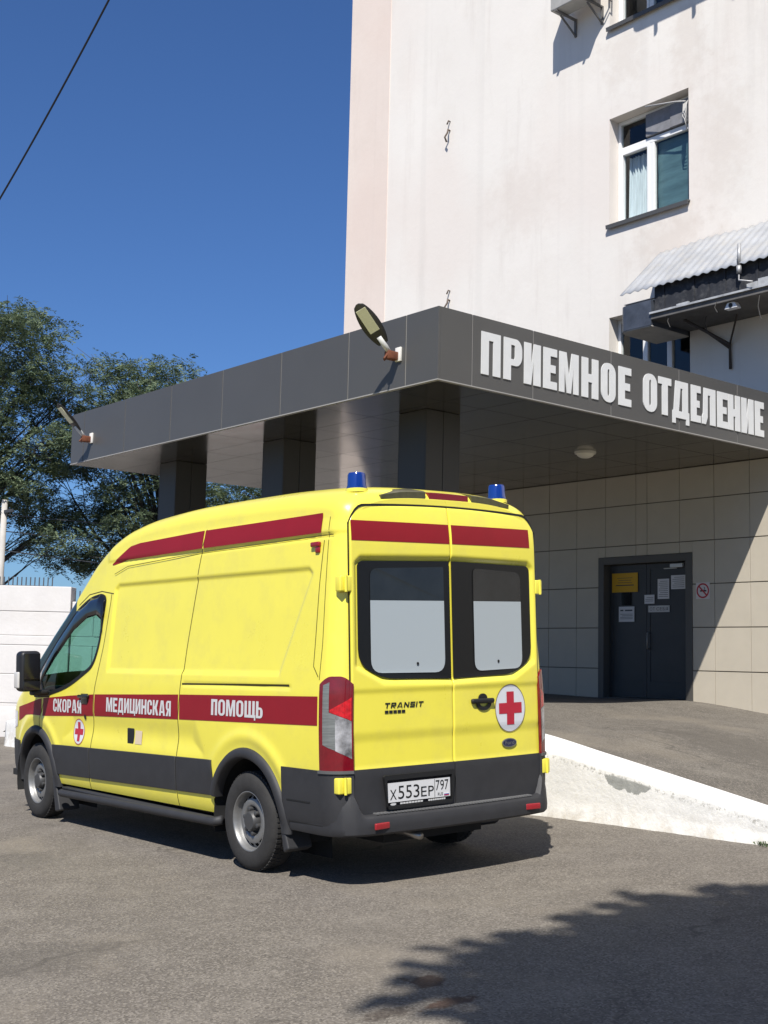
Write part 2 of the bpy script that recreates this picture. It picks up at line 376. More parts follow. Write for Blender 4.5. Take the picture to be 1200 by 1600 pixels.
ASPH = asphalt('worn_asphalt', (.147, .130, .109), (.21, .188, .158),
    [(-3.0, 1.98, .11, .12, (.045, .024, .018), .8), (-3.33, 2.12, .06, .16, (.06, .025, .015), .7), (-3.27, 2.45, .07, .14, (.03, .02, .016), .6), (-1.3, 3.2, .35, .5, (.075, .068, .058), .35), (1.6, 1.9, .5, .25, (.08, .073, .062), .3)])
def g_axis(a, b): return np.concatenate([np.linspace(-600, a - 25, 12), np.linspace(a - 15, a - .5, 12), np.arange(a, b, .25), np.linspace(b, b + 25, 16), np.linspace(b + 35, 600, 12)])
gx = g_axis(-9, 12); gy = g_axis(-9, 9)
GX, GY = np.meshgrid(gx, gy, indexing='ij'); GZ = ground_z(GX, GY)
near = np.exp(-((GX / 14) ** 2 + (GY / 14) ** 2))
GZ += near * .006 * (np.sin(GX * 1.7 + 1.3 * np.sin(GY * .9)) * np.cos(GY * 1.3 + .7))
a_, b_ = GX.shape; idx = np.arange(a_ * b_).reshape(a_, b_)
gq = np.stack([idx[:-1, :-1], idx[1:, :-1], idx[1:, 1:], idx[:-1, 1:]], -1).reshape(-1, 4)
kind(mesh_quads('ground', np.stack([GX, GY, GZ], -1).reshape(-1, 3), gq, ASPH), 'structure')

# ================================================================== RAMP and its white wall
YF, YC, XC, XE, ZB, ZT = -8.48, -2.18, 1.615, 9.88, 4.293, 5.059
prof = smooth_pts([-4.2, -2.6, -1.65, -.72, 0, .8, 1.4, 2, 2.5, 3.05, 3.6, 10, 12.5, 13.5], [-.12, .19, .365, .53, .655, .79, .845, .885, .94, .985, 1.0, 1.0, .35, .05])
RAMP = asphalt('ramp_asphalt', (.125, .112, .095), (.19, .172, .145), [(-.2, -5.2, 1.6, .9, (.085, .076, .064), .55), (.6, -7.2, .8, .5, (.17, .155, .13), .6)])
rx = np.arange(-4.2, 13.5, .15); ry = np.linspace(-2.84, -8.48, 40)
RX, RY = np.meshgrid(rx, ry, indexing='ij')
RZ = prof(RX) + .012 * np.sin(RX * 2.1 + RY) * np.cos(RY * 1.4 + .5 * RX) - .02 * sstep(-2.9, -5.5, RY) * (1 - sstep(-6.5, -8.4, RY))
idx = np.arange(RX.size).reshape(RX.shape); q = np.stack([idx[:-1, :-1], idx[1:, :-1], idx[1:, 1:], idx[:-1, 1:]], -1).reshape(-1, 4)
kind(mesh_quads('ramp', np.stack([RX, RY, RZ], -1).reshape(-1, 3), q, RAMP), 'structure')

def whitewash():
    mt = bpy.data.materials.new('whitewashed_concrete'); mt.use_nodes = True; t = mt.node_tree; L = t.links; b = t.nodes['Principled BSDF']
    tc = nn(t, 'ShaderNodeTexCoord'); P = tc.outputs['Object']
    def noise(sc, det=8, ro=.65):
        n = nn(t, 'ShaderNodeTexNoise'); n.inputs['Scale'].default_value = sc; n.inputs['Detail'].default_value = det; n.inputs['Roughness'].default_value = ro; L.new(P, n.inputs['Vector']); return n.outputs['Fac']
    def ramp(f, a, c, lo=0., hi=1.):
        r = nn(t, 'ShaderNodeMapRange'); r.inputs[1].default_value = a; r.inputs[2].default_value = c; r.inputs[3].default_value = lo; r.inputs[4].default_value = hi; L.new(f, r.inputs[0]); return r.outputs[0]
    def mix(f, a, c):
        mm = nn(t, 'ShaderNodeMix', data_type='RGBA'); L.new(f, mm.inputs[0])
        for k, q in ((6, a), (7, c)):
            if isinstance(q, tuple): mm.inputs[k].default_value = (*q, 1)
            else: L.new(q, mm.inputs[k])
        return mm.outputs[2]
    c = mix(ramp(noise(1.8), .3, .75), (.80, .79, .76), (.66, .655, .63))
    c = mix(ramp(noise(9, 8, .75), .62, .72, 0, .5), c, (.42, .40, .36))
    sp = nn(t, 'ShaderNodeSeparateXYZ'); L.new(P, sp.inputs[0])
    # peeling just below the top edge (top front edge z = .628 + .155 x)
    def math_(op, a, c_):
        n = nn(t, 'ShaderNodeMath', operation=op)
        for k, q in ((0, a), (1, c_)):
            if isinstance(q, (int, float)): n.inputs[k].default_value = q
            else: L.new(q, n.inputs[k])
        return n.outputs[0]
    below = math_('SUBTRACT', math_('ADD', math_('MULTIPLY', sp.outputs[0], .155), .628), sp.outputs[2])
    band = math_('MULTIPLY', ramp(below, .02, .035), ramp(below, .09, .06))
    c = mix(math_('MULTIPLY', band, ramp(noise(22, 6, .7), .52, .6, 0, .8)), c, (.33, .32, .29))
    # dirt at the foot
    foot = math_('ADD', sp.outputs[2], math_('MULTIPLY', sp.outputs[0], .0)); f2 = math_('MULTIPLY', ramp(foot, .34, .12), ramp(noise(6, 8, .7), .42, .68, 0, .6))
    c = mix(f2, c, (.40, .34, .25))
    # bare concrete patch
    mp = nn(t, 'ShaderNodeMapping'); mp.inputs['Location'].default_value = (.60 / .26, 0, -.495 / .105); mp.inputs['Rotation'].default_value = (0, 0, 0); mp.inputs['Scale'].default_value = (1 / .26, 0, 1 / .105); L.new(P, mp.inputs[0])
    ln = nn(t, 'ShaderNodeVectorMath', operation='LENGTH'); L.new(mp.outputs[0], ln.inputs[0])
    e = math_('ADD', ln.outputs['Value'], ramp(noise(7, 6, .6), .3, .7, -.4, .4))
    c = mix(math_('MULTIPLY', ramp(e, 1.0, .93), ramp(below, .035, .05)), c, mix(ramp(noise(14), .3, .7), (.27, .275, .26), (.36, .365, .345)))
    L.new(c, b.inputs['Base Color']); b.inputs['Roughness'].default_value = .9; b.inputs['Specular IOR Level'].default_value = .2
    bp = nn(t, 'ShaderNodeBump'); bp.inputs['Strength'].default_value = .5; bp.inputs['Distance'].default_value = .015; L.new(noise(18), bp.inputs['Height']); L.new(bp.outputs[0], b.inputs['Normal'])
    return mt
WWASH = whitewash()
def wtop(x): return np.where(x < 2.4, .628 + .155 * x, 1.0 + .03 * np.tanh(x - 2.4)) - sstep(10, 12.5, x) * .7
wx = np.arange(-3.3, 12.5, .05); sec = []
for x in wx:
    zt = float(wtop(x)); j = lambda s: .004 * math.sin(x * 9.3 + s * 4) + .004 * math.sin(x * 23 + s) + .003 * math.sin(x * 41 + 2 * s)
    rows = [(-2.5 + .03 + j(1), float(ground_z(x, -2.5)) - .1), (-2.5 + .02 + j(2) * 1.4, float(ground_z(x, -2.5)) + .02)]
    z0 = float(ground_z(x, -2.5)) + .05
    for k in range(1, 7): rows.append((-2.5 + .6 * j(2 + k * .9), z0 + (zt - .02 - z0) * k / 6))
    zi = max(zt + .012, float(prof(x)) + .022) if x > -2.6 else zt + .01
    rows += [(-2.504 + .4 * j(8), zt - .004 + .3 * j(9)), (-2.515 + .3 * j(8), zt + .004 + .3 * j(9)), (-2.7, (zt + zi) / 2 + .2 * j(10)), (-2.875, zi), (-2.885, zi - .004), (-2.89, zi - .3)]
    sec.append([(x, y, z) for y, z in rows])
wm = MB(); wm.grid(sec); b0 = len(sec[0])
wm.f.append(tuple(range(b0))); wm.m.append(0); wm.f.append(tuple(range((len(sec) - 1) * b0, len(sec) * b0))); wm.m.append(0)
tag(wm.build('ramp_wall', WWASH, smooth=True), 'low whitewashed concrete wall edging the ramp, with a bare grey patch', 'wall')

# ================================================================== HOSPITAL BUILDING
B = empty('hospital_building', (1, YF, 0)); tag(B, 'white plastered hospital block with a pink corner strip and tiled ground floor', 'building')
class W(MB):   # world coordinates, parent B has an offset
    pass
def bbuild(mb, name, mats, parent, **k):
    o = mb.build(name, mats, None, **k); off = Vector((0, 0, 0)); p = parent
    while p: off += p.location; p = p.parent
    o.data.transform(Matrix.Translation(-off)); o.parent = parent; return o
def plaster(name, col, streak):
    mt = bpy.data.materials.new(name); mt.use_nodes = True; t = mt.node_tree; L = t.links; b = t.nodes['Principled BSDF']
    tc = nn(t, 'ShaderNodeTexCoord'); P = tc.outputs['Object']
    def noise(sc, det=8, ro=.62, st=(1, 1, 1)):
        mp = nn(t, 'ShaderNodeMapping'); mp.inputs['Scale'].default_value = st; L.new(P, mp.inputs[0])
        n = nn(t, 'ShaderNodeTexNoise'); n.inputs['Scale'].default_value = sc; n.inputs['Detail'].default_value = det; n.inputs['Roughness'].default_value = ro; L.new(mp.outputs[0], n.inputs['Vector']); return n.outputs['Fac']
    def ramp(f, a, c, lo=0., hi=1.):
        r = nn(t, 'ShaderNodeMapRange'); r.inputs[1].default_value = a; r.inputs[2].default_value = c; r.inputs[3].default_value = lo; r.inputs[4].default_value = hi; L.new(f, r.inputs[0]); return r.outputs[0]
    def mix(f, a, c):
        mm = nn(t, 'ShaderNodeMix', data_type='RGBA'); L.new(f, mm.inputs[0])
        for k, q in ((6, a), (7, c)):
            if isinstance(q, tuple): mm.inputs[k].default_value = (*q, 1)
            else: L.new(q, mm.inputs[k])
        return mm.outputs[2]
    c = mix(ramp(noise(.5), .3, .7), tuple(k * .96 for k in col), tuple(min(.85, k * 1.03) for k in col))
    c = mix(ramp(noise(1.1, 9, .7), .5, .8, 0, .5), c, tuple(k * q for k, q in zip(col, (.88, .86, .84))))
    c = mix(ramp(noise(1.6, 8, .7, (1.5, 1.5, .16)), .54, .8, 0, streak), c, tuple(k * q for k, q in zip(col, (.66, .62, .6))))
    c = mix(ramp(noise(16, 6, .75), .66, .74, 0, .35), c, tuple(k * .7 for k in col))
    c = mix(ramp(noise(.28, 4, .5), .5, .62, 0, .5), c, tuple(k * q for k, q in zip(col, (.95, .90, .885))))
    c = mix(ramp(noise(.8, 3, .4, (3.5, 3.5, .05)), .62, .70, 0, .14), c, tuple(k * .72 for k in col))
    for sx_, sz_, rx_, rz_, am in ((2.6, 7.75, .75, .5, .5), (3.4, 10.9, .5, .7, .35), (2.2, 10.7, .35, 1.1, .4), (1.6, 8.9, .5, 1.2, .35), (5.6, 9.2, .9, .8, .25), (8.6, 6.3, 1.4, 1.0, .25)):
        mp = nn(t, 'ShaderNodeMapping'); mp.inputs['Location'].default_value = (-sx_ / rx_, 0, -sz_ / rz_); mp.inputs['Scale'].default_value = (1 / rx_, 0, 1 / rz_); L.new(P, mp.inputs[0])
        ln = nn(t, 'ShaderNodeVectorMath', operation='LENGTH'); L.new(mp.outputs[0], ln.inputs[0])
        ad = nn(t, 'ShaderNodeMath', operation='ADD'); L.new(ln.outputs['Value'], ad.inputs[0]); L.new(ramp(noise(4, 9, .72), .3, .7, -.7, .7), ad.inputs[1])
        c = mix(ramp(ad.outputs[0], 1.1, .3, 0, am), c, tuple(k * q for k, q in zip(col, (.80, .745, .71))))
    L.new(c, b.inputs['Base Color']); b.inputs['Roughness'].default_value = .92; b.inputs['Specular IOR Level'].default_value = .15
    bp = nn(t, 'ShaderNodeBump'); bp.inputs['Strength'].default_value = .13; bp.inputs['Distance'].default_value = .02; L.new(noise(9, 9), bp.inputs['Height']); L.new(bp.outputs[0], b.inputs['Normal'])
    MATS[name] = mt; return mt
PLA = plaster('white_plaster', (.725, .688, .632), .45); PINK = plaster('pink_plaster', (.69, .598, .53), .25)
XL, XR, ZTOP = 11.36, -12.0, 17.5
holes = [(3.20, 4.70, 8.23, 9.965), (3.20, 4.70, 5.2, 6.77), (3.20, 4.70, 11.46, 13.2), (-.2, 1.3, 8.23, 9.965), (-.2, 1.3, 11.46, 13.2), (-3.6, -2.1, 8.23, 9.965)]
xs = sorted({XR, XL} | {h[0] for h in holes} | {h[1] for h in holes}); zs = sorted({4.3, ZTOP} | {h[2] for h in holes} | {h[3] for h in holes})
mb = MB()
def inhole(x, z): return any(h[0] < x < h[1] and h[2] < z < h[3] for h in holes)
for i in range(len(xs) - 1):
    for j in range(len(zs) - 1):
        if not inhole((xs[i] + xs[i+1]) / 2, (zs[j] + zs[j+1]) / 2):
            mb.add([(xs[i], YF, zs[j]), (xs[i+1], YF, zs[j]), (xs[i+1], YF, zs[j+1]), (xs[i], YF, zs[j+1])], [(0, 1, 2, 3)])
RD = .21
for x0, x1, z0, z1 in holes:
    y0, y1 = YF, YF - RD
    mb.add([(x0, y0, z0), (x0, y1, z0), (x0, y1, z1), (x0, y0, z1)], [(0, 1, 2, 3)]); mb.add([(x1, y0, z0), (x1, y1, z0), (x1, y1, z1), (x1, y0, z1)], [(0, 1, 2, 3)])
    mb.add([(x0, y0, z0), (x1, y0, z0), (x1, y1, z0), (x0, y1, z0)], [(0, 1, 2, 3)]); mb.add([(x0, y0, z1), (x1, y0, z1), (x1, y1, z1), (x0, y1, z1)], [(0, 1, 2, 3)])
# sides, back, roof
yb = -21
for q in ([(XL, YF, 0), (XL, yb, 0), (XL, yb, ZTOP), (XL, YF, ZTOP)], [(XR, YF, 0), (XR, yb, 0), (XR, yb, ZTOP), (XR, YF, ZTOP)], [(XL, yb, 0), (XR, yb, 0), (XR, yb, ZTOP), (XL, yb, ZTOP)], [(XL, YF, ZTOP), (XR, YF, ZTOP), (XR, yb, ZTOP), (XL, yb, ZTOP)]):
    mb.add(q, [(0, 1, 2, 3)])
mb.add([(XL, YF, 0), (10.15, YF, 0), (10.15, YF, 4.3), (XL, YF, 4.3)], [(0, 1, 2, 3)])
o = bbuild(mb, 'wall', PLA, B)
mb = MB(); mb.box(10.14, XL + .004, YF - .05, YF + .012, 0, ZTOP); bbuild(mb, 'corner_strip', PINK, B)
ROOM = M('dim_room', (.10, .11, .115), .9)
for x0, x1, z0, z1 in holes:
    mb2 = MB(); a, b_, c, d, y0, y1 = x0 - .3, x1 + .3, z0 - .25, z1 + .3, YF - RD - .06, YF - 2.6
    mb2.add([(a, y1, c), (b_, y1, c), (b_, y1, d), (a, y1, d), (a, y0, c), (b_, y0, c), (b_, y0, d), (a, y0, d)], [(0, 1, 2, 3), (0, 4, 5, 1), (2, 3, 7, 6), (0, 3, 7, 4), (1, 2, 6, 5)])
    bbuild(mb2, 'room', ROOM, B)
# tiles
TILE = M('beige_tile', (.47, .425, .345), .5, var=.05, scale=3, bump=.05, bscale=30)
TJ = M('tile_joint', (.16, .145, .12), .9)
tv = [3.965, 4.17] + [4.17 + .575 * k for k in range(1, 11)]; tv = [2.225 - .58 * k for k in range(24, 0, -1)] + [2.225, 2.80, 3.385] + tv
tv = [t for t in tv if t < 10.1] + [10.13]; tz = [.0, .218, .82, 1.42, 2.022, 2.627, 3.235, 3.835, 4.29]
DX0, DX1, DZ1 = 3.17, 4.88, 3.075
mb = MB(); trnd = random.Random(3)
for i in range(len(tv) - 1):
    for j in range(len(tz) - 1):
        x0, x1, z0, z1 = tv[i] + .004, tv[i+1] - .004, tz[j] + .007, tz[j+1] - .007
        if z1 > 0.9 and z0 < DZ1 and x1 > DX0 and x0 < DX1:
            pieces = []
            if x0 < DX0: pieces.append((x0, min(x1, DX0 - .003), z0, z1))
            if x1 > DX1: pieces.append((max(x0, DX1 + .003), x1, z0, z1))
            if z1 > DZ1: pieces.append((max(x0, DX0 - .002), min(x1, DX1 + .002), max(z0, DZ1 + .004), z1))
        else: pieces = [(x0, x1, z0, z1)]
        for p in pieces: 
            e = trnd.uniform(0, .003); mb.box(p[0], p[1], YF - .02, YF + .018 + e, p[2], p[3])
bbuild(mb, 'tile_cladding', TILE, B, bevel=.002)
mb = MB()
for (a, b_, c, d) in ((tv[0], DX0 + .02, 0, 4.3), (DX1 - .02, 10.14, 0, 4.3), (DX0 + .02, DX1 - .02, DZ1 - .02, 4.3)): mb.box(a, b_, YF - .06, YF + .004, c, d)
bbuild(mb, 'tile_joint', TJ, B)
# entrance door
DG = M('dark_grey_metal_door', (.030, .031, .033), .42, var=.12, scale=6); DF = M('door_frame_metal', (.075, .07, .062), .45)
door = empty('entrance_door', (4.03, 0, 1.0), B)
mb = MB(); mb.box(3.17, 3.285, YF - .16, YF + .03, .97, DZ1); mb.box(4.775, 4.88, YF - .16, YF + .03, .97, DZ1); mb.box(3.285, 4.775, YF - .16, YF + .03, 2.965, DZ1); mb.box(3.285, 4.775, YF - .16, YF + .0, .90, 1.005)
bbuild(mb, 'frame', DF, door, bevel=.004)
for a, b_ in ((3.29, 4.072), (4.078, 4.77)):
    mb = MB(); mb.box(a, b_, YF - .155, YF - .115, 1.01, 2.96)
    fr = .06
    for q in ((a, a + fr, 1.01, 2.96), (b_ - fr, b_, 1.01, 2.96), (a + fr, b_ - fr, 1.01, 1.25), (a + fr, b_ - fr, 2.88, 2.96)): mb.box(q[0], q[1], YF - .115, YF - .106, q[2], q[3])
    leaf = bbuild(mb, 'leaf', DG, door, bevel=.002)
    if a < 3.5:
        mb = MB(); mb.tube([(4.03, YF - .106, 1.95), (4.03, YF - .06, 1.95), (4.03, YF - .06, 1.72), (4.03, YF - .106, 1.72)], .011)
        h = bbuild(mb, 'handle', STEEL, door, smooth=True)
mb = MB(); mb.box(3.40, 3.62, YF - .106, YF - .06, 2.885, 2.94); mb.box(3.50, 3.73, YF - .075, YF - .06, 2.868, 2.882)
bbuild(mb, 'door_closer', M('silver_closer', (.55, .55, .53), .4, metal=.4), door, bevel=.004)
# windows
PVC = M('white_window_frame', (.78, .78, .76), .35); SILL = M('grey_sill_metal', (.085, .085, .085), .5)
CURT = M('pale_curtain', (.75, .78, .80), .9, var=.25, scale=6, stretch=(6, 6, .3)); TEALREF = M('teal_reflection', (.12, .20, .215), .4, var=.3, scale=2.5, stretch=(1, 1, 5))  # teal streaks stand in for the reflection in the near pane
def frame_bars(mb, rects, y0, y1):
    for x0, x1, z0, z1 in rects: mb.box(x0, x1, y0, y1, z0, z1)
def window(x0, x1, z0, z1, style, parent=B):
    r = empty('window', ((x0 + x1) / 2, 0, z0), parent); y0, y1 = YF - RD + .0, YF - RD - .07; fwd = .055
    mb = MB(); frame_bars(mb, [(x0, x0 + fwd, z0, z1), (x1 - fwd, x1, z0, z1), (x0 + fwd, x1 - fwd, z0, z0 + fwd), (x0 + fwd, x1 - fwd, z1 - fwd, z1)], y1, y0)
    W_ = x1 - x0; xm = x0 + W_ * .53; zt = z0 + (z1 - z0) * .70
    if style == 'three':
        frame_bars(mb, [(x0 + W_ * .32, x0 + W_ * .32 + .09, z0 + fwd, z1 - fwd), (x0 + W_ * .62, x0 + W_ * .62 + .09, z0 + fwd, z1 - fwd)], y1, y0)
    else:
        frame_bars(mb, [(xm, xm + .085, z0 + fwd, zt), (x0 + fwd, x1 - fwd, zt, zt + .085)], y1, y0)
        # opening sash on the far pane
        frame_bars(mb, [(xm + .087, xm + .13, z0 + fwd, zt), (x1 - fwd - .045, x1 - fwd - .002, z0 + fwd, zt), (xm + .132, x1 - fwd - .047, zt - .045, zt - .002), (xm + .132, x1 - fwd - .047, z0 + fwd + .002, z0 + fwd + .045)], y1, y0 + .012)
    bbuild(mb, 'frame', PVC, r, bevel=.006)
    mb = MB(); mb.add([(x0 + .02, y1 + .03, z0 + .02), (x1 - .02, y1 + .03, z0 + .02), (x1 - .02, y1 + .03, z1 - .02), (x0 + .02, y1 + .03, z1 - .02)], [(0, 1, 2, 3)])
    bbuild(mb, 'pane', CLEARG, r)
    mb = MB(); T = Matrix.Translation((0, YF, z0)) @ Matrix.Rotation(R(-9), 4, 'X')
    mb.box(x0 - .02, x1 + .02, -RD + .0, .07, -.012, .012, T); mb.box(x0 - .02, x1 + .02, .055, .07, -.05, -.012, T); bbuild(mb, 'sill', SILL, r)
    if style == 'ac':
        # curtain behind the far pane, sheet with painted teal reflection behind the near one
        mb = MB(); n = 60; P = []
        for i in range(n):
            x = xm + .14 + (x1 - .1 - xm - .14) * i / (n - 1); d = .045 * math.sin(i * .95) + .02 * math.sin(i * .37)
            P.append([(x, YF - RD - .16 + d, z0 + .03), (x, YF - RD - .16 + d * .6, zt - .06)])
        mb.grid(P); bbuild(mb, 'curtain', CURT, r, smooth=True)
        mb = MB(); P = [[(x, YF - RD - .11 + .006 * math.sin(z * 14 + x * 3), z) for x in np.linspace(x0 + .05, xm + .01, 8)] for z in np.linspace(z0 + .04, zt - .0, 20)]
        mb.grid(P); bbuild(mb, 'reflection_sheet', TEALREF, r, smooth=True)
        mb = MB(); zb = zt + .088
        mb.box(x0 + .06, x0 + .46, YF - RD - .03, YF - RD + .05, zb + .01, z1 - .06); mb.box(x0 + .47, x0 + .93, YF - RD - .03, YF - RD + .035, zb + .01, z1 - .06)
        a = bbuild(mb, 'vent_box', M('grey_vent_metal', (.20, .20, .21), .6, var=.25, scale=9), r, bevel=.006)
        mb = MB()
        for k in range(5):
            xx = x0 + .10 + k * .02; mb.tube([(xx, YF - .12, z1 - .12), (xx - .06, YF - .02, z1 - .2 - .05 * k), (x0 + .0 + .01 * k, YF + .05, z1 - .28 - .05 * k), (x0 + .05, YF - .04, z1 - .40 - .06 * k)], .007, 6)
        mb.tube([(x0 + .78, YF + .02, z1 - .04), (x0 + .2, YF + .06, z1 - .17), (x0 + .02, YF + .05, z1 - .22)], .012, 6)
        bbuild(mb, 'cable_bundle', M('pale_cable', (.45, .44, .42), .6), r, smooth=True)
    return r
for h in holes:
    st = 'ac' if h == holes[0] else ('three' if h == holes[1] else 'plain'); window(*h, st)

# wall hooks
HOOK = M('rusty_hook', (.12, .09, .07), .8)
for x, z, l in ((8.40, 10.96, 'bent rusty hook high on the white wall, level with the upper window'), (8.33, 7.80, 'bent rusty hook just above the canopy roof edge')):
    mb = MB(); mb.tube([(0, -.03, 0), (0, .05, .02), (-.03, .09, -.06), (.03, .10, -.13), (.0, .08, -.22)], .017, 6); mb.tube([(0, 0, .18), (0, .04, .19), (.02, .06, .12)], .014, 6)
    o = mb.build('wall_hook', HOOK, smooth=True); o.location = (x, YF, z); tag(o, l, 'hook', 'hooks on the facade')

# ================================================================== AIR CONDITIONER
ACW = M('dusty_white_metal', (.40, .39, .36), .55, var=.15, scale=6); ACD = M('ac_dark_grille', (.03, .03, .03), .6)
ac = empty('air_conditioner', (5.12, YF, 11.87)); tag(ac, 'white outdoor air conditioner unit on brackets beside the topmost window', 'air conditioner')
mb = MB(); mb.rbox((0, .34, .31), (.80, .30, .56), .02); mb.build('casing', ACW, ac, angle=40)
mb = MB()
for rr in np.linspace(.05, .23, 7): mb.tube([(-.12 + rr * math.cos(t), .497, .31 + rr * math.sin(t)) for t in np.linspace(0, 2 * math.pi, 28)], .004, 5, cap=False)
mb.tube([(-.12, .497, .31 - .23), (-.12, .497, .31 + .23)], .005, 5); mb.tube([(-.35, .497, .31), (.11, .497, .31)], .005, 5); mb.build('fan_grille', ACD, ac)
for sx in (-.28, .28):
    mb = MB(); mb.box(sx - .02, sx + .02, 0, .5, -.005, .022); mb.box(sx - .02, sx + .02, 0, .03, -.28, -.005)
    T = Matrix.Translation((sx, .02, -.26)) @ Matrix.Rotation(R(32), 4, 'X'); mb.box(-.012, .012, 0, .42, -.012, .012, T); mb.build('bracket', M('galv_bracket', (.13, .125, .12), .6), ac)
mb = MB(); mb.tube([(-.40, .4, .2), (-.47, .25, .15), (-.46, .06, .05), (-.44, .03, .5), (-.40, .03, 1.2)], .018, 8); mb.tube([(-.40, .38, .15), (-.50, .22, .08), (-.5, .05, .0), (-.5, .03, 1.2)], .012, 8); mb.build('pipe', M('pipe_foam', (.25, .24, .22), .8), ac, smooth=True)

# ================================================================== CANOPY
FAS = M('anthracite_panel', (.072, .071, .069), .40, spec=.45, var=.05, scale=1.2); FASJ = M('pale_joint', (.30, .29, .275), .6)
SOF = M('anthracite_soffit', (.165, .155, .14), .16, metal=.85, spec=.6, var=.12, scale=1.1, rvar=.05, bump=.04, bscale=2.5)
CP = empty('entrance_canopy', (5.5, -5, 0)); tag(CP, 'flat entrance canopy of anthracite panels on three square columns', 'canopy')
fj = [XC, 2.12, 3.09, 4.38, 5.66, 6.93, 8.21, 9.47, XE]; sj = [YC, -2.66, -3.57, -4.86, -6.12, -7.32, YF]
mb = MB(); g = .007
for i in range(len(fj) - 1): mb.box(fj[i] + (g if i else .0), fj[i+1] - (g if i < len(fj) - 2 else 0), YC - .03, YC, ZB + .012, ZT)
for i in range(len(sj) - 1): mb.box(XC, XC + .03, sj[i+1] + g, sj[i] - (g if i else .031), ZB + .012, ZT)
mb.box(XE - .03, XE, YF, YC - .031, ZB + .012, ZT)
bbuild(mb, 'fascia', FAS, CP, bevel=.003)
mb = MB(); mb.box(XC + .008, XE - .008, YC - .034, YC - .008, ZB - .003, ZT - .004); mb.box(XC + .008, XC + .034, YF, YC - .035, ZB - .003, ZT - .004)
mb.box(XC - .004, XE, YC - .004, YC + .004, ZB, ZB + .012); mb.box(XC - .004, XC + .004, YF, YC - .005, ZB, ZB + .012)
bbuild(mb, 'joint_trim', FASJ, CP)
mb = MB(); mb.box(XC + .035, XE - .04, YF, YC - .036, ZT - .05, ZT - .02); bbuild(mb, 'roof_felt', M('roof_felt', (.035, .034, .033), .95, var=.2, scale=3), CP)
sxs = [XC + .035, 2.36, 3.62, 4.72, 5.98, 7.26, 8.52, XE - .035]; sys_ = [YC - .036, -2.95, -3.52, -4.35, -5.2, -6.05, -6.9, -7.75, YF]
mb = MB()
for i in range(len(sxs) - 1):
    for j in range(len(sys_) - 1): mb.box(sxs[i] + .0035, sxs[i+1] - .0035, sys_[j+1] + .0035, sys_[j] - .0035, ZB - .001, ZB + .02)
bbuild(mb, 'soffit', SOF, CP)
mb = MB(); mb.box(XC + .04, XE - .04, YF, YC - .04, ZB + .03, ZB + .05); bbuild(mb, 'soffit_backing', M('dark_backing', (.02, .02, .02), .9), CP)
for cx in (2.78, 5.55, 8.26):
    mb = MB(); x0, x1, y0, y1 = cx, cx + .48, -3.59, -3.07
    for (a, b_, c, d) in ((x0, x0 + .02, y0, (y0 + y1) / 2 - .003), (x0, x0 + .02, (y0 + y1) / 2 + .003, y1), (x1 - .02, x1, y0, y1)): mb.box(a, b_, c, d, .95, ZB - .004)
    mb.box(x0 + .02, x1 - .02, y1 - .02, y1, .95, ZB - .004); mb.box(x0 + .02, x1 - .02, y0, y0 + .02, .95, ZB - .004)
    bbuild(mb, 'column', M('column_panel', (.040, .038, .034), .5, var=.05, scale=1.2), CP, bevel=.004)

# sign
SG = empty('lettering_sign', (XC, -5.3, 4.44)); tag(SG, 'pale grey raised capital letters naming the admissions department on the canopy side', 'sign')
LET = M('pale_letter', (.62, .63, .63), .45, var=.05, scale=6)
sp = [('П', 2.78, 3.06), ('Р', 3.11, 3.385), ('И', 3.42, 3.675), ('Е', 3.72, 3.935), ('М', 3.975, 4.29), ('Н', 4.345, 4.625), ('О', 4.675, 4.925), ('Е', 4.98, 5.205),
      ('О', 5.425, 5.68), ('Т', 5.71, 5.953), ('Д', 5.978, 6.303), ('Е', 6.342, 6.535), ('Л', 6.562, 6.837), ('Е', 6.878, 7.092), ('Н', 7.107, 7.362), ('И', 7.394, 7.655), ('Е', 7.69, 7.885)]
H = .455
for ch, a, b_ in sp:
    wd = (b_ - a) / H; s_ = .235 if ch != 'М' else .2
    mb = MB(); add_poly(mb, glyph(ch, wd, s_ if ch not in 'Е' else .24, .19), lambda u, v, d: (-.001 - d, -u + 5.3, v), depth=.010, sx=H, sy=H, ox=a, oy=.012)
    mb.build('letter', LET, SG)

# ceiling lamp
cl = empty('ceiling_lamp', (3.42, -6.48, ZB - .001)); tag(cl, 'round frosted lamp on the canopy ceiling', 'lamp')
mb = MB(); mb.lathe([(.0, -.085), (.06, -.08), (.10, -.06), (.125, -.025), (.128, 0)], lambda a, b, h: (a, b, h), 28); mb.build('diffuser', M('frosted_shade', (.75, .72, .62), .35), cl, smooth=True)
mb = MB(); mb.lathe([(.125, -.03), (.142, -.028), (.145, 0)], lambda a, b, h: (a, b, h), 28); mb.build('rim', M('lamp_rim', (.5, .48, .42), .5), cl, smooth=True)

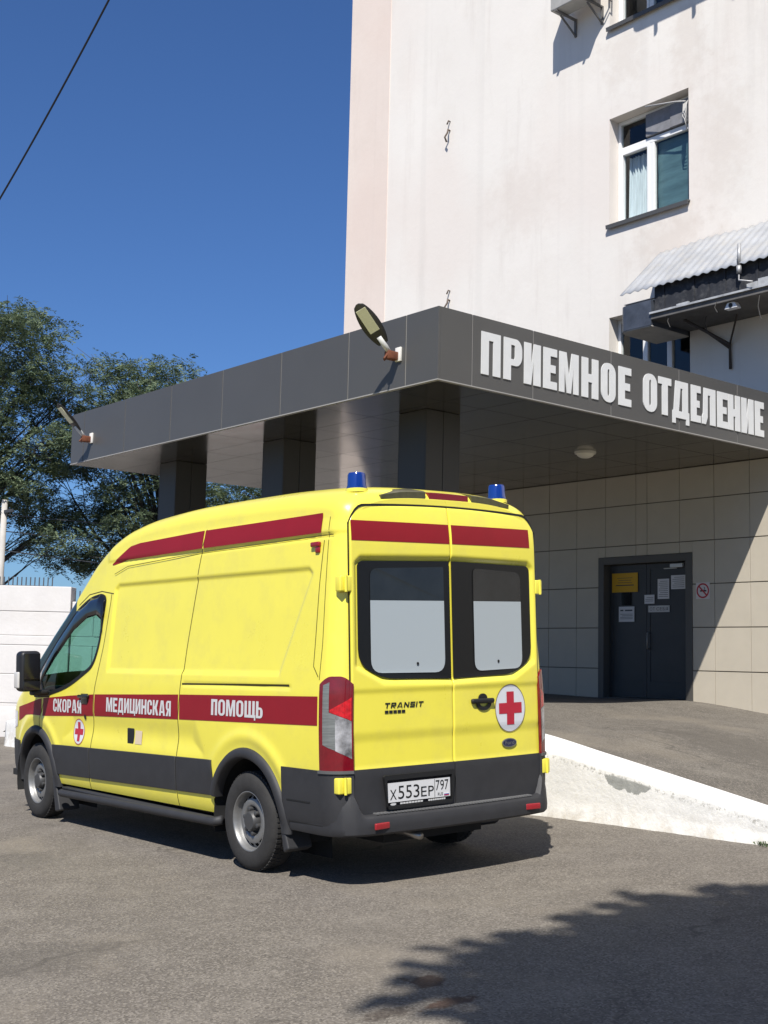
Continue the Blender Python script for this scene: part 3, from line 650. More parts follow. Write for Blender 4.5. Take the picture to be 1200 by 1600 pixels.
# flood lamps on the fascia
RUST = M('rusty_steel', (.14, .045, .02), .85, var=.4, scale=30); LWH = M('white_mount_plate', (.70, .68, .64), .5, var=.12, scale=20)
def flood(x, z, label, roll=0):
    r = empty('street_lamp', (x, YC, z)); tag(r, label, 'lamp', 'lamps on the canopy front')
    mb = MB(); mb.rbox((-.01, .012, .0), (.085, .024, .15), .004, 2); mb.build('mount_plate', LWH, r, angle=40)
    mb = MB(); mb.rbox((.02, .085, -.02), (.085, .13, .09), .012, 2); mb.tube([(.06, .1, -.03), (.10, .12, -.06)], .012, 6); mb.tube([(.015, .14, -.01), (.01, .19, -.07)], .012, 6); mb.build('bracket', RUST, r, angle=40)
    d = Vector((0.0, .72, .69)).normalized(); n = Vector((0, .69, -.72))   # arm direction; n = lens facing
    sx = Vector((1, 0, 0)); Q = Matrix.Rotation(R(roll), 3, d); n = Q @ n; sx = Q @ sx; base = Vector((.02, .10, .0))
    mb = MB(); mb.tube([base, base + d * .10, base + d * .22], [.026, .03, .03], 12); mb.build('arm', M('grey_lamp_arm', (.55, .55, .53), .5), r, smooth=True)
    c0 = base + d * .13; Lh = .50
    def wid(t): return .03 + .075 * math.sin(math.pi * min(1, max(0, (t * .94 + .05)))) ** .6
    mb = MB(); P = []
    for t in np.linspace(0, 1, 24):
        w_ = wid(t) * (1 if t < .995 else .5); th = .012 + .022 * math.sin(math.pi * min(1, t * .9 + .08)); row = []
        for k in range(16):
            a = 2 * math.pi * k / 16; row.append(c0 + d * (Lh * t) + sx * (w_ * math.cos(a)) + n * (th * (math.sin(a) if math.sin(a) < 0 else .5 * math.sin(a))))
        P.append(row + [row[0]])
    mb.grid(P); mb.f.append(tuple(range(17))[:16]); mb.m.append(0); mb.f.append(tuple(range(23 * 17, 23 * 17 + 16))); mb.m.append(0)
    mb.build('lamp_head', M('black_lamp_housing', (.022, .022, .023), .5), r, angle=50)
    mb = MB(); P = [[c0 + d * (Lh * t) + sx * (s_ * .055) + n * .0215 for s_ in (-1, 1)] for t in (.32, .88)]
    mb.slab(P, [[p - n * .008 for p in row] for row in P]); mb.build('led_panel', M('yellowish_led_panel', (.62, .61, .42), .4, var=.12, scale=90), r)
    return r
LROLL = 38
flood(2.23, 4.655, 'dark oval street lamp on a rusty bracket near the canopy corner, its underside showing', LROLL)
flood(9.21, 4.62, 'oval street lamp at the far end of the canopy front, seen edge-on', 2)

# ================================================================== OLD AWNING ON THE FACADE
AW = empty('corrugated_awning', (2.5, YF, 6.3)); tag(AW, 'old rusting awning with corrugated metal roof and dark box below', 'awning')
CORR = M('weathered_zinc', (.42, .43, .44), .45, metal=.35, var=.2, scale=3, dirt=(.50, .46, .38), dirtscale=5, dirtamt=.5)
DBOX = M('dark_painted_metal', (.016, .018, .024), .75, var=.5, scale=2.5, dirt=(.12, .12, .12), dirtscale=9, dirtamt=.5)
X0, X1 = 3.70, -1.2
mb = MB(); nx = 210; P = []
for i in range(nx):
    x = X0 + (X1 - X0) * i / (nx - 1); row = []
    for t in np.linspace(0, 1, 8):
        row.append((x, YF + .02 + .93 * t, 7.58 - .86 * t + .013 * math.sin(2 * math.pi * (x - X0) / .145) + (.012 * math.sin(x * 5) if t == 0 else 0)))
    P.append(row)
Q = [[(a, b_ - .004, c - .006) for a, b_, c in row] for row in P]; mb.slab(P, Q); bbuild(mb, 'corrugated_roof', CORR, AW, smooth=True)
mb = MB(); mb.box(-1.2, 3.16, YF + .80, YF + .86, 6.36, 6.755)
for k in range(9): 
    xx = 3.0 - k * .5; mb.box(xx - .02, xx + .02, YF + .86, YF + .875, 6.38, 6.745)
mb.box(2.25, 2.42, YF + .862, YF + .87, 6.40, 6.62)
bbuild(mb, 'front_board', DBOX, AW, bevel=.004)
mb = MB(); mb.box(-1.2, 3.2, YF + .01, YF + .9, 6.27, 6.355); bbuild(mb, 'slab', M('grimy_concrete', (.12, .115, .11), .9, var=.3, scale=4), AW, bevel=.008)
mb = MB(); mb.box(-1.2, 3.2, YF + .87, YF + .93, 6.345, 6.372); bbuild(mb, 'ledge_strip', M('pale_worn_edge', (.36, .37, .38), .5, var=.4, scale=8), AW)
mb = MB(); poly = [(3.19, .05), (3.19, .9)] + [(3.62 + .16 * math.sin(t), .74 + .16 * math.cos(t)) for t in np.linspace(0, math.pi / 2, 8)] + [(3.78, .05)]
mb.prism(poly, lambda u, v, d: (u, YF + v, d), 6.20, 6.56); bbuild(mb, 'end_tray', M('blue_grey_sheet', (.075, .085, .105), .45, metal=.3, var=.5, scale=4), AW, angle=40)
mb = MB(); mb.prism([(p[0] - .01 if p[0] > 3.3 else p[0], p[1] - .01) for p in poly], lambda u, v, d: (u, YF + v, d), 6.185, 6.199); bbuild(mb, 'tray_underside', M('pale_soffit_board', (.42, .40, .36), .8, var=.2, scale=5), AW)
mb = MB(); mb.box(3.18, 3.72, YF + .70, YF + .84, 6.60, 6.605); mb.box(3.2, 3.7, YF + .1, YF + .8, 6.58, 6.595); bbuild(mb, 'flashing', M('white_flashing', (.6, .6, .6), .5), AW)
mb = MB(); mb.tube([(1.73, YF + .92, 7.0), (1.73, YF + .93, 6.70)], .026, 12); mb.tube([(1.73, YF + .93, 6.70), (1.73, YF + .93, 6.60)], .034, 12); mb.tube([(1.73, YF + .93, 6.60), (1.72, YF + .95, 6.50), (1.50, YF + .97, 6.43)], .012, 8)
bbuild(mb, 'drain_pipe', M('bright_zinc_pipe', (.36, .36, .36), .5, metal=.4, var=.3, scale=20), AW, smooth=True)
mb = MB(); mb.tube([(2.5, YF + .03, 5.6), (2.5, YF + .04, 5.95), (2.85, YF + .6, 6.26)], .022, 6); mb.tube([(2.5, YF + .04, 5.95), (2.2, YF + .3, 6.26)], .014, 6); mb.tube([(2.5, YF + .04, 5.9), (2.95, YF + .05, 6.26)], .022, 6)
bbuild(mb, 'brace', M('rusty_brace', (.06, .05, .045), .8), AW, smooth=True)
for k_, (x_, y_, l_) in enumerate(((2.9, .86, .16), (2.55, .5, .22), (1.45, .88, .34), (1.2, .7, .2), (2.1, .9, .12))):
    mb = MB(); mb.tube([(x_, YF + y_, 6.30), (x_ + .02, YF + y_ + .02, 6.28 - l_ * .5), (x_ - .015, YF + y_ + .01, 6.27 - l_)], .007, 5); bbuild(mb, 'dangling_cable', M('dark_cable', (.05, .048, .045), .8), AW)
for k_, (x_, w_, h_, d_) in enumerate(((1.55, .16, .07, .5), (1.35, .22, .10, .3), (1.15, .10, .14, .6), (2.65, .2, .03, .4))):
    mb = MB(); T = Matrix.Translation((x_, YF + .895, 6.372 + h_ / 2)) @ Matrix.Rotation(d_ * .3 - .1, 4, 'Y'); mb.box(-w_ / 2, w_ / 2, -.015, .015, -h_ / 2, h_ / 2, T); bbuild(mb, 'loose_strip', M('pale_worn_edge', (.3, .3, .3), .5), AW)
mb = MB(); mb.box(-1.2, 3.15, YF + .01, YF + .04, 6.36, 7.5); bbuild(mb, 'back_panel', M('dark_void_board', (.02, .02, .022), .9), AW)
cm = empty('security_camera', (1.92, YF + .80, 6.27)); tag(cm, 'small white camera hanging under the dark awning slab', 'camera')
mb = MB(); mb.prism([(-.10, -.085), (.10, -.085), (.055, 0), (-.055, 0)], lambda u, v, d: (u, d, v), -.05, .05); mb.build('housing', M('white_plastic', (.8, .8, .8), .4), cm, bevel=.006)
mb = MB(); mb.lathe([(0, .058), (.03, .056), (.032, .05)], lambda a, b, h: (a, h, b - .045), 16); mb.build('lens', BLK, cm)
# tray on the upper storey, above the frame, whose shadow falls under the topmost window
UT = empty('upper_tray', (1.5, YF, 12.6)); tag(UT, 'dark metal tray with a rounded end above the topmost window', 'awning')
mb = MB(); poly = [(-1.2, .05), (-1.2, .9)] + [(3.40 + .22 * math.sin(t), .68 + .22 * math.cos(t)) for t in np.linspace(0, math.pi / 2, 8)] + [(3.62, .05)]
mb.prism(poly, lambda u, v, d: (u, YF + v, d), 12.62, 12.95); bbuild(mb, 'tray', DBOX, UT)
for x in (3.1, 2.4, 1.7):
    mb = MB(); mb.box(x - .02, x + .02, YF + .84, YF + .88, 12.4, 12.62); bbuild(mb, 'bracket', DBOX, UT)

# ================================================================== NOTICES
yd = YF - .105
PAP = M('white_paper', (.62, .62, .64), .8); INK = M('grey_ink', (.06, .06, .07), .8)
def notice(name, x0, x1, z0, z1, mat, label, cat, lines=(), y=yd, group='notices on the door', word=None):
    r = empty(name, ((x0 + x1) / 2, y, (z0 + z1) / 2)); tag(r, label, cat, group); hw, hh = (x1 - x0) / 2, (z1 - z0) / 2
    mb = MB(); mb.box(-hw, hw, 0, .003, -hh, hh); mb.build('sheet', mat, r)
    mb = MB()
    for (u0, u1, v, t) in lines: mb.box(-hw + 2 * hw * u0, -hw + 2 * hw * u1, .0032, .0042, -hh + 2 * hh * v - t / 2, -hh + 2 * hh * v + t / 2)
    if mb.v: mb.build('print', INK, r)
    for wd_, a_, b2 in (word or ()):
        mb = MB(); add_font(mb, wd_, hw * a_, hw * b2, -hh * .5, hh * .5, lambda u, v, d: (u, .0042, v)); mb.build('word', INK, r)
    return r
rows = lambda n, a, b, t: [(.1, .9 - .12 * (k % 3 == 2), a + (b - a) * k / (n - 1), t) for k in range(n)]
notice('notice', 4.235, 4.72, 2.555, 2.84, M('amber_board', (.60, .33, .01), .6), 'amber board at the top of the left door leaf', 'notice', [(.15, .85, .36, .014), (.25, .75, .62, .006), (.2, .8, .74, .006), (.22, .78, .5, .006)])
notice('notice', 4.30, 4.59, 2.115, 2.34, PAP, 'white notice on the left door leaf under the dark glass strip', 'notice', [(.12, .6, .75, .02), (.7, .9, .75, .02)] + rows(4, .2, .5, .006))
notice('notice', 3.93, 4.11, 2.375, 2.505, PAP, 'smallest white paper, beside the gap between the door leaves', 'notice', rows(3, .3, .7, .006))
notice('notice', 3.665, 3.87, 2.44, 2.73, PAP, 'tall portrait paper in the middle of the right door leaf', 'notice', rows(9, .12, .88, .006))
notice('notice', 3.375, 3.63, 2.575, 2.775, PAP, 'landscape paper highest up near the right door edge', 'notice', rows(6, .15, .85, .006))
notice('notice', 3.66, 4.04, 2.25, 2.345, M('grey_plate', (.5, .5, .49), .6), 'narrow plate lettered with the push instruction on the right leaf', 'sign', word=(('ОТ', .86, .36), ('СЕБЯ', .22, -.86)))
mb = MB(); mb.box(4.36, 4.54, YF - .104, YF - .1, 2.36, 2.55); o = bbuild(mb, 'glass_strip', BGLOSS, door)
ns = empty('no_smoking_sign', (2.99, YF + .0225, 2.53)); tag(ns, 'square no smoking sign with red ring on the tiles beside the door', 'sign')
mb = MB(); mb.box(-.115, .115, 0, .004, -.115, .115); mb.build('plate', M('sign_white', (.6, .56, .55), .5), ns)
SR = M('sign_red', (.42, .02, .03), .5)
mb = MB(); add_poly(mb, [(arc(0, 0, .105, .105, 0, 360, 40)[:-1], [arc(0, 0, .083, .083, 0, 360, 40)[:-1]])], lambda u, v, d: (u, .0055, v)); mb.build('ring', SR, ns)
mb = MB(); mb.box(-.06, .045, .0045, .006, -.012, .008); mb.tube([(-.02 - .0, .0055, .01), (-.035, .0055, .035), (-.02, .0055, .05)], .004, 5); mb.build('cigarette', BLK, ns)
mb = MB(); T = Matrix.Rotation(R(-45), 4, 'Y'); mb.box(-.088, .088, .0065, .0078, -.010, .010, T); mb.build('slash', SR, ns)

# ================================================================== AMBULANCE
vx = Vector((.99945295, -.03068185, -.01234627)); vz = Vector((NX, NY, NZ)).normalized(); vy = vz.cross(vx).normalized(); vx = vy.cross(vz)
VAN = empty('ambulance'); tag(VAN, 'yellow high-roof ambulance van with red stripes and blue beacons', 'ambulance')
mw = Matrix.Identity(4)
for i in range(3): mw[i][0] = vx[i]; mw[i][1] = vy[i]; mw[i][2] = vz[i]
VAN.rotation_euler = mw.to_euler()
WB = 3.78
Wz = smooth_pts([.28, .36, .45, .6, .78, 1.0, 1.25, 1.36, 1.6, 2.0, 2.30, 2.36, 2.5, 2.75], [.90, .955, .978, .99, .994, .996, .99, .982, .962, .932, .905, .898, .872, .80])
plan = smooth_pts([-1.10, -1.085, -1.06, -1.02, -.96, -.9, 3.3, 3.7, 4.0, 4.3, 4.5, 4.65, 4.76, 4.84, 4.89], [.885, .922, .952, .982, .998, 1, 1, .992, .975, .942, .90, .845, .77, .66, .52])
ztop = smooth_pts([-1.10, -1.06, -1.0, -.9, -.6, 0, 1, 1.7, 2.1, 2.4, 2.65, 2.9, 3.15, 3.5, 3.85, 4.12, 4.3, 4.5, 4.7, 4.8, 4.86, 4.89], [2.60, 2.645, 2.67, 2.695, 2.725, 2.75, 2.76, 2.735, 2.685, 2.595, 2.465, 2.275, 2.075, 1.815, 1.565, 1.37, 1.275, 1.19, 1.08, .97, .83, .70])
ZBOT = .36
REC = [(2.285, 1.39), (2.235, 2.10), (2.18, 2.135), (-.72, 2.12), (-.77, 2.08), (-.42, 1.39)]
SCAL = [(3.12, .79), (2.95, 1.0), (.75, .99), (.62, .79)]
SC2 = [(-.46, .80), (-.30, .98), (.30, 1.0), (.42, .9), (.42, .80)]
def disp(x, z):
    d = .015 * (1 - sstep(-.022, .012, sd_poly(x, z, REC)))
    d = d + .016 * (1 - sstep(-.10, .06, sd_poly(x, z, SCAL)))
    d = d + .010 * np.exp(-((z - 2.33) / .012) ** 2) * sstep(-1.0, -.94, x) * (1 - sstep(2.2, 2.35, x))     # gutter
    d = d - .007 * sstep(2.335, 2.36, z)                                                              # roof shoulder stands proud
    d = d + .008 * np.exp(-((z - 1.305) / .012) ** 2) * sstep(-.6, -.54, x) * (1 - sstep(.90, .95, x))       # sliding door rail
    d = d - .012 * np.exp(-((np.hypot(x, z - .345) - .60) / .05) ** 2) * (z > .6)                         # flared arch lips
    d = d - .012 * np.exp(-((np.hypot(x - WB, z - .345) - .60) / .05) ** 2) * (z > .6)
    return d
def ysurf(x, z): return Wz(z) * plan(x) - disp(x, z)
xst = np.unique(np.concatenate([np.array([-1.10, -1.095, -1.085, -1.075, -1.065, -1.055]), np.arange(-1.045, 4.74, .0135), np.linspace(4.74, 4.89, 16)]))
nside, ntop, pp = 160, 26, 3.1
t_ = np.linspace(0, 1, nside)[None, :]; X = xst[:, None]
ZT_ = ztop(xst)[:, None]; SH = np.where(X < 2.9, .24, .24 - .05 * sstep(2.9, 3.6, X)); ZS = ZT_ - SH
Zs = ZBOT + (ZS - ZBOT) * t_; Xs = np.broadcast_to(X, Zs.shape); Ys = ysurf(Xs, Zs)
an = np.linspace(0, math.pi / 2, ntop + 1)[1:][None, :]
Yt = Ys[:, -1:] * np.cos(an) ** (2 / pp); Zt_ = ZS + SH * np.sin(an) ** (2 / pp); Yt[:, -1] = 0
# windscreen and bonnet get less crown, shoulders start at the same place
Lh = np.stack([np.concatenate([Xs, np.broadcast_to(X, Yt.shape)], 1), np.concatenate([Ys, Yt], 1), np.concatenate([Zs, Zt_], 1)], -1)
Rh = Lh[:, ::-1][:, 1:].copy(); Rh[..., 1] *= -1
RING = np.concatenate([Lh, Rh], 1); nX, nR = RING.shape[:2]
idx = np.arange(nX * nR).reshape(nX, nR)
FQ = np.stack([idx[:-1, :-1], idx[1:, :-1], idx[1:, 1:], idx[:-1, 1:]], -1)
CT = (RING[:-1, :-1] + RING[1:, :-1] + RING[1:, 1:] + RING[:-1, 1:]) / 4
cx_, cy_, cz_ = CT[..., 0], CT[..., 1], CT[..., 2]
WIN = round_poly([(2.405, 2.03), (2.475, 1.62), (2.57, 1.435), (3.05, 1.245), (3.58, 1.155), (3.74, 1.36), (3.34, 1.675), (2.98, 1.925), (2.72, 2.03), (2.50, 2.055)], [.04, .10, .09, .25, .03, .05, .2, .2, .1, .08])
arch = (np.hypot(cx_, cz_ - .345) < .475) | (np.hypot(cx_ - WB, cz_ - .345) < .475)
arch &= np.abs(cy_) > .8
win = (sd_poly(cx_, cz_, WIN) < 0) & (np.abs(cy_) > .55)
col_i = np.arange(nR - 1); istop = (col_i >= nside + 1) & (col_i <= nR - 3 - nside)
wsc = (cx_ > 3.20) & (cx_ < 4.13) & istop[None, :]
pil = (cx_ > 3.0) & (cx_ < 4.16) & (cz_ > 1.2) & ~wsc & ~win & (sd_poly(cx_, cz_, WIN) < .40) & (sd_poly(cx_, cz_, [(2.3, 1.98), (3.12, 1.62), (3.63, 1.19), (4.16, 1.15), (4.16, 2.3), (2.6, 2.2)]) < 0) & (cz_ > 1.0)
bodym = ~(arch | win | wsc | pil)
RV = RING.reshape(-1, 3)
def sub_mesh(name, mask, mat, parent):
    f = FQ[mask]; u, inv = np.unique(f, return_inverse=True); return mesh_quads(name, RV[u], inv.reshape(-1, 4), mat, parent, True)
body = sub_mesh('body', bodym, YEL, VAN)
sub_mesh('pillar_trim', pil, BGLOSS, VAN)
sub_mesh('windscreen', wsc, WGLASS, VAN)
for sgn in (1, -1): sub_mesh('side_window', win & (np.sign(cy_) == sgn), WGLASS, VAN)
# rear cap and front cap, floor
mb = MB(); ring0 = [tuple(p) for p in RING[0]]; mb.add(ring0, [tuple(range(len(ring0)))]); mb.build('rear_frame', YEL, VAN)
mb = MB(); ring1 = [tuple(p) for p in RING[-1]]; mb.add(ring1, [tuple(range(len(ring1)))]); mb.build('grille', BGLOSS, VAN)
mb = MB(); mb.box(-1.05, 4.6, -.88, .88, .34, .40); mb.box(-.9, 4.4, -.45, .45, .24, .34); mb.tube([(0, -.75, .33), (0, .75, .33)], .07, 10); mb.tube([(0, 0, .33), (-.01, 0, .33)], .16, 12)
mb.tube([(WB, -.75, .3), (WB, .75, .3)], .05, 10); mb.build('underbody', DARKST, VAN)
mb = MB(); mb.tube([(-.4, .35, .31), (-1.0, .33, .31), (-1.15, .325, .30)], .024, 12); mb.build('exhaust', M('exhaust_steel', (.35, .33, .30), .35, metal=.8), VAN, smooth=True)
# bulkhead, cab interior
CABD = M('cab_plastic', (.03, .032, .034), .7); SEAT = M('seat_cloth', (.035, .037, .045), .9)
mb = MB(); mb.box(2.28, 2.31, -.9, .9, .4, 2.3); mb.build('bulkhead', M('cab_grey', (.14, .145, .14), .8), VAN)
mb = MB(); mb.rbox((3.75, 0, 1.05), (.6, 1.7, .36), .08); mb.rbox((3.55, .45, 1.2), (.2, .45, .15), .05); mb.build('dashboard', CABD, VAN, angle=50)
mb = MB(); mb.tube([(3.28 + .06 * math.sin(t), .45 + .2 * math.cos(t), 1.27 + .19 * math.sin(t)) for t in np.linspace(0, 2 * math.pi, 28)], .016, 8, cap=False); mb.tube([(3.5, .45, 1.18), (3.28, .45, 1.27)], .03, 8); mb.build('steering_wheel', BLK, VAN, smooth=True)
for sy in (.45, -.30, -.62):
    mb = MB(); mb.rbox((2.85, sy, .92), (.5, .46, .16), .06); T = Matrix.Rotation(R(-10), 4, 'Y'); mb.rbox((2.60, sy, 1.28), (.14, .44, .70), .06, T=T); mb.rbox((2.55, sy, 1.73), (.10, .24, .18), .04, T=T); mb.build('seat', SEAT, VAN, angle=50)
mb = MB(); mb.rbox((3.28, -.1, 1.93), (.02, .2, .07), .01); mb.build('interior_mirror', BLK, VAN)
mb = MB(); mb.rbox((3.50, .30, 1.345), (.03, .13, .10), .01); mb.build('paper_pad', M('pale_green_paper', (.35, .7, .6), .6), VAN)
# wheel-house liners
for sx in (0, WB):
    for s in (1, -1):
        mb = MB(); P = []
        for a in np.linspace(R(-15), R(195), 30): P.append([(sx + .468 * math.cos(a), s * yy, .345 + .468 * math.sin(a)) for yy in (.98, .58)])
        mb.grid(P); mb.add([(sx - .48, s * .58, .1), (sx + .48, s * .58, .1), (sx + .48, s * .58, .83), (sx - .48, s * .58, .83)], [(0, 1, 2, 3)]); mb.build('wheel_liner', DARKST, VAN, smooth=True)

def sidept(x, z, s, off): return (x, s * (float(ysurf(x, z)) + off), z)
def spatch(mb, xs_, zlo, zhi, s, off, nz=6, thick=None):
    P = [[sidept(x, z, s, off) for z in np.linspace(zlo(x), zhi(x), nz)] for x in xs_]
    if thick: mb.slab(P, [[(a, b_ - s * thick, c) for a, b_, c in r] for r in P])
    else: mb.grid(P)
def ribbon(mb, pts, wd, s, off=.0015, closed=False):
    """thin strip following the body side; pts in (x,z)"""
    pts = [Vector((p[0], p[1])) for p in pts]; res = []
    N = len(pts)
    for i in range(N if closed else N - 1):
        a, b_ = pts[i], pts[(i + 1) % N]; k = max(1, int((b_ - a).length / .03))
        for j in range(k): res.append(a.lerp(b_, j / k))
    if not closed: res.append(pts[-1])
    rows = []; n = len(res)
    for i in range(n):
        a = res[(i - 1) % n] if closed or i else res[0]; b_ = res[(i + 1) % n] if closed or i < n - 1 else res[-1]; d = (b_ - a).normalized(); nv = Vector((-d.y, d.x)) * wd / 2; p = res[i]
        rows.append([sidept(p.x - nv.x, p.y - nv.y, s, off), sidept(p.x + nv.x, p.y + nv.y, s, off)])
    if closed: rows.append(rows[0])
    mb.grid(rows)
gx1 = lerp_pts([.37, .7, 1.05, 1.3, 1.6, 2.24, 2.48, 2.62], [1.03, 1.02, .99, .965, .925, .79, .735, .70])      # sliding-door front gap x(z)
dgx = lerp_pts([.37, .55, 1.05, 1.19, 1.61, 2.02], [2.62, 2.60, 2.50, 2.515, 2.385, 2.30])                     # cab door rear gap
for s in (1, -1):
    def gap(pts, wd, off=.0015):
        mb = MB(); ribbon(mb, pts, wd, s, off); mb.build('panel_gap', GAP, VAN)
    for f, z0, z1 in ((gx1, .36, 2.50), (dgx, .36, 2.06)): gap([(float(f(z)), z) for z in np.linspace(z0, z1, 24)], .009)
    gap([(3.71, .84), (3.65, 1.0), (3.60, 1.10)], .009); gap([(-.885, 2.30), (-.86, 2.0), (-.84, 1.45), (-.90, 1.38)], .007)
    gap([(2.26, 2.06), (2.5, 2.09), (2.75, 2.07), (2.95, 1.98)], .008); gap([(.94, 1.305), (-.56, 1.318)], .014, .0025)
    gap([(-.99, 2.332), (.78, 2.325), (2.02, 2.285), (2.26, 2.23)], .006, .0105); gap([(-.915, 1.36), (-.93, 1.6), (-.935, 2.5)], .006)
    # window surround and rain deflector
    mb = MB(); ribbon(mb, WIN, .034, s, .004, True); mb.build('window_trim', BLK, VAN)
    mb = MB(); path = [(2.41, 1.90), (2.425, 1.99), (2.52, 2.03), (2.72, 2.005), (2.98, 1.90), (3.34, 1.65), (3.70, 1.36)]; P = []
    for i in range(len(path) - 1):
        for k in range(8):
            t = k / 8; x = path[i][0] * (1 - t) + path[i+1][0] * t; z = path[i][1] * (1 - t) + path[i+1][1] * t; P.append([sidept(x, z + .03, s, .006), sidept(x, z - .035, s, .028), sidept(x, z - .10, s, .034), sidept(x, z - .15, s, .030)])
    mb.slab(P, [[(a, b_ - s * .005, c) for a, b_, c in r] for r in P]); mb.build('rain_deflector', BGLOSS, VAN, smooth=True)
    # dark lower cladding and sill
    mb = MB(); xs_ = np.linspace(.50, 1.005, 16); L0 = lambda x: .485; L1 = lambda x: .752 - .014 * (x - .4)
    segs = [(.46, 1.008), (1.026, 2.575), (2.592, 3.36)]
    for a, b_ in segs: spatch(mb, np.linspace(a, b_, max(4, int((b_ - a) / .06))), lambda x: .490 - .016 * (x - .4), L1, s, .014, 6, .03)
    mb.build('side_cladding', CLAD, VAN, angle=40, bevel=.004)
    if s == 1 or True:
        mb = MB(); mb.tube([(3.18, s * .99, .285), (3.12, s * 1.0, .285), (.42, s * 1.0, .305), (.36, s * .97, .32)], .034, 10)
        P = [[(x, s * yy, .322 - .0065 * (3.2 - x) + .02) for yy in (.86, 1.0)] for x in np.linspace(.4, 3.14, 6)]; mb.slab(P, [[(a, b_, c - .02) for a, b_, c in r] for r in P]); mb.build('step_bar', CLAD, VAN, smooth=True)
    # arch flares
    for sx in (0, WB):
        mb = MB(); P = []
        for a in np.linspace(R(-3 if sx else 18), R(184 if sx == 0 else 182), 44):
            ca, sa = math.cos(a), math.sin(a); row = []
            for r_, of in ((.445, -.05), (.447, .018), (.462, .032), (.505, .026), (.522, .006), (.524, -.02)):
                x, z = sx + r_ * ca, .345 + r_ * sa; zz = min(max(z, .37), 1.0); xx = min(x, 4.85)
                y = s * (float(Wz(zz) * plan(min(xx, 4.5))) + of); row.append((x, y, z))
            P.append(row)
        mb.grid(P); mb.build('wheel_arch', CLAD, VAN, smooth=True)
        # wheels
        wl = empty('wheel', (sx, s * .985, .345), VAN)
        fn = lambda a, b_, h: (a, s * h, b_)
        mb = MB(); mb.lathe([(.205, -.03), (.215, -.012), (.235, -.004), (.27, .0), (.305, -.006), (.33, -.018), (.345, -.04), (.347, -.07), (.347, -.18), (.335, -.21), (.25, -.235), (.205, -.22)], fn, 64)
        for k in range(60):     # tread shoulder blocks
            a = 2 * math.pi * k / 60; T = Matrix.Rotation(a, 4, 'Y'); c = T @ Vector((.3475, 0, 0))
            mb.box(.338, .352, s * -.075 if s > 0 else .035, s * -.035 if s > 0 else .075, -.011, .011, T) if True else None
            mb.box(.338, .351, min(s * -.13, s * -.09), max(s * -.13, s * -.09), -.012, .012, T @ Matrix.Rotation(.05, 4, 'Y'))
        ty = mb.build('tyre', TYRE, wl, angle=35)
        # flatten the contact patch
        for v in ty.data.vertices:
            if v.co.z < -.340: v.co.z = -.340 - (v.co.z + .340) * .0
        mb = MB(); mb.lathe([(.207, -.028), (.215, -.016), (.21, -.012), (.202, -.018), (.198, -.05), (.186, -.075)], fn, 48)
        nseg = 16 * 5; rr_ = [.186, .178, .158, .150, .120, .105, .098]; hh_ = [-.075, -.066, -.052, -.048, -.046, -.05, -.07]
        V = [fn(r_ * math.cos(2 * math.pi * k / nseg), r_ * math.sin(2 * math.pi * k / nseg), h) for r_, h in zip(rr_, hh_) for k in range(nseg)]
        F = [(i * nseg + k, i * nseg + (k + 1) % nseg, (i + 1) * nseg + (k + 1) % nseg, (i + 1) * nseg + k) for i in range(len(rr_) - 1) for k in range(nseg) if not (i == 1 and k % 5 in (0, 1, 2))]
        mb.add(V, F); mb.build('rim', STEEL, wl, smooth=True)
        mb = MB(); mb.lathe([(.196, -.10), (.10, -.10), (.0, -.10)], fn, 32); mb.build('brake_drum', DARKST, wl)
        mb = MB(); mb.lathe([(.100, -.072), (.075, -.07), (.072, -.03), (.06, -.016), (.0, -.014)], fn, 32)
        for k in range(6):
            a = 2 * math.pi * k / 6 + .3; mb.lathe([(.017, -.07), (.017, -.03), (.010, -.026), (0, -.026)], lambda u, v, h, a=a: fn(.086 * math.cos(a) + u, .086 * math.sin(a) + v, h), 10)
        mb.build('hub', M('dark_hub', (.07, .07, .07), .5, metal=.4), wl, angle=40)
        # mud flaps
        mb = MB(); fx = sx - .47 if sx == 0 else sx - .40
        mb.prism([(fx + .06, .44), (fx + .03, .44), (fx - .06, .21), (fx, .18)] if sx == 0 else [(fx + .03, .42), (fx - .03, .42), (fx - .15, .12), (fx - .05, .10)], lambda u, v, d: (u, s * d, v), .78, .985); mb.build('mud_flap', CLAD, VAN, bevel=.012)
    # stripes
    mb = MB(); top0 = lambda x: np.interp(x, [-.9, .8, 2.05, 2.3], [2.352, 2.354, 2.342, 2.312]); top1 = lambda x: np.interp(x, [-.9, .8, 1.85, 2.02, 2.34], [2.488, 2.494, 2.474, 2.456, 2.318])
    for a, b_ in ((-.85, .745), (.765, 2.33)):
        P = []
        for x in np.linspace(a, b_, 40):
            zt = float(ztop(x)); sh = zt - .24; r = []
            for z in np.linspace(float(top0(x)), float(top1(x)), 8):
                if z <= sh: y = float(ysurf(x, z))
                else:
                    q_ = min(1, (z - sh) / .24); y = float(ysurf(x, sh)) * (1 - q_ ** pp) ** (1 / pp)
                r.append((x, s * (y + .004), z + .001))
            P.append(r)
        mb.grid(P)
    mb.build('roof_stripe', RED, VAN, smooth=True)
    mb = MB(); l0 = lambda x: float(np.interp(x, [-.9, .96, 2.5, 3.6, 3.9, 4.08, 4.2, 4.35], [1.06, 1.03, 1.0, .962, .965, .955, .915, .88])); l1 = lambda x: float(np.interp(x, [-.9, .96, 2.5, 3.0, 3.6, 3.75, 4.05, 4.35], [1.252, 1.222, 1.188, 1.165, 1.128, 1.112, 1.062, 1.02]))
    for a, b_ in ((-.905, .97), (.992, 2.492), (2.517, 3.61), (3.655, 4.33)): spatch(mb, np.linspace(a, b_, 24), l0, l1, s, .0022, 6)
    mb.build('side_stripe', RED, VAN, smooth=True)
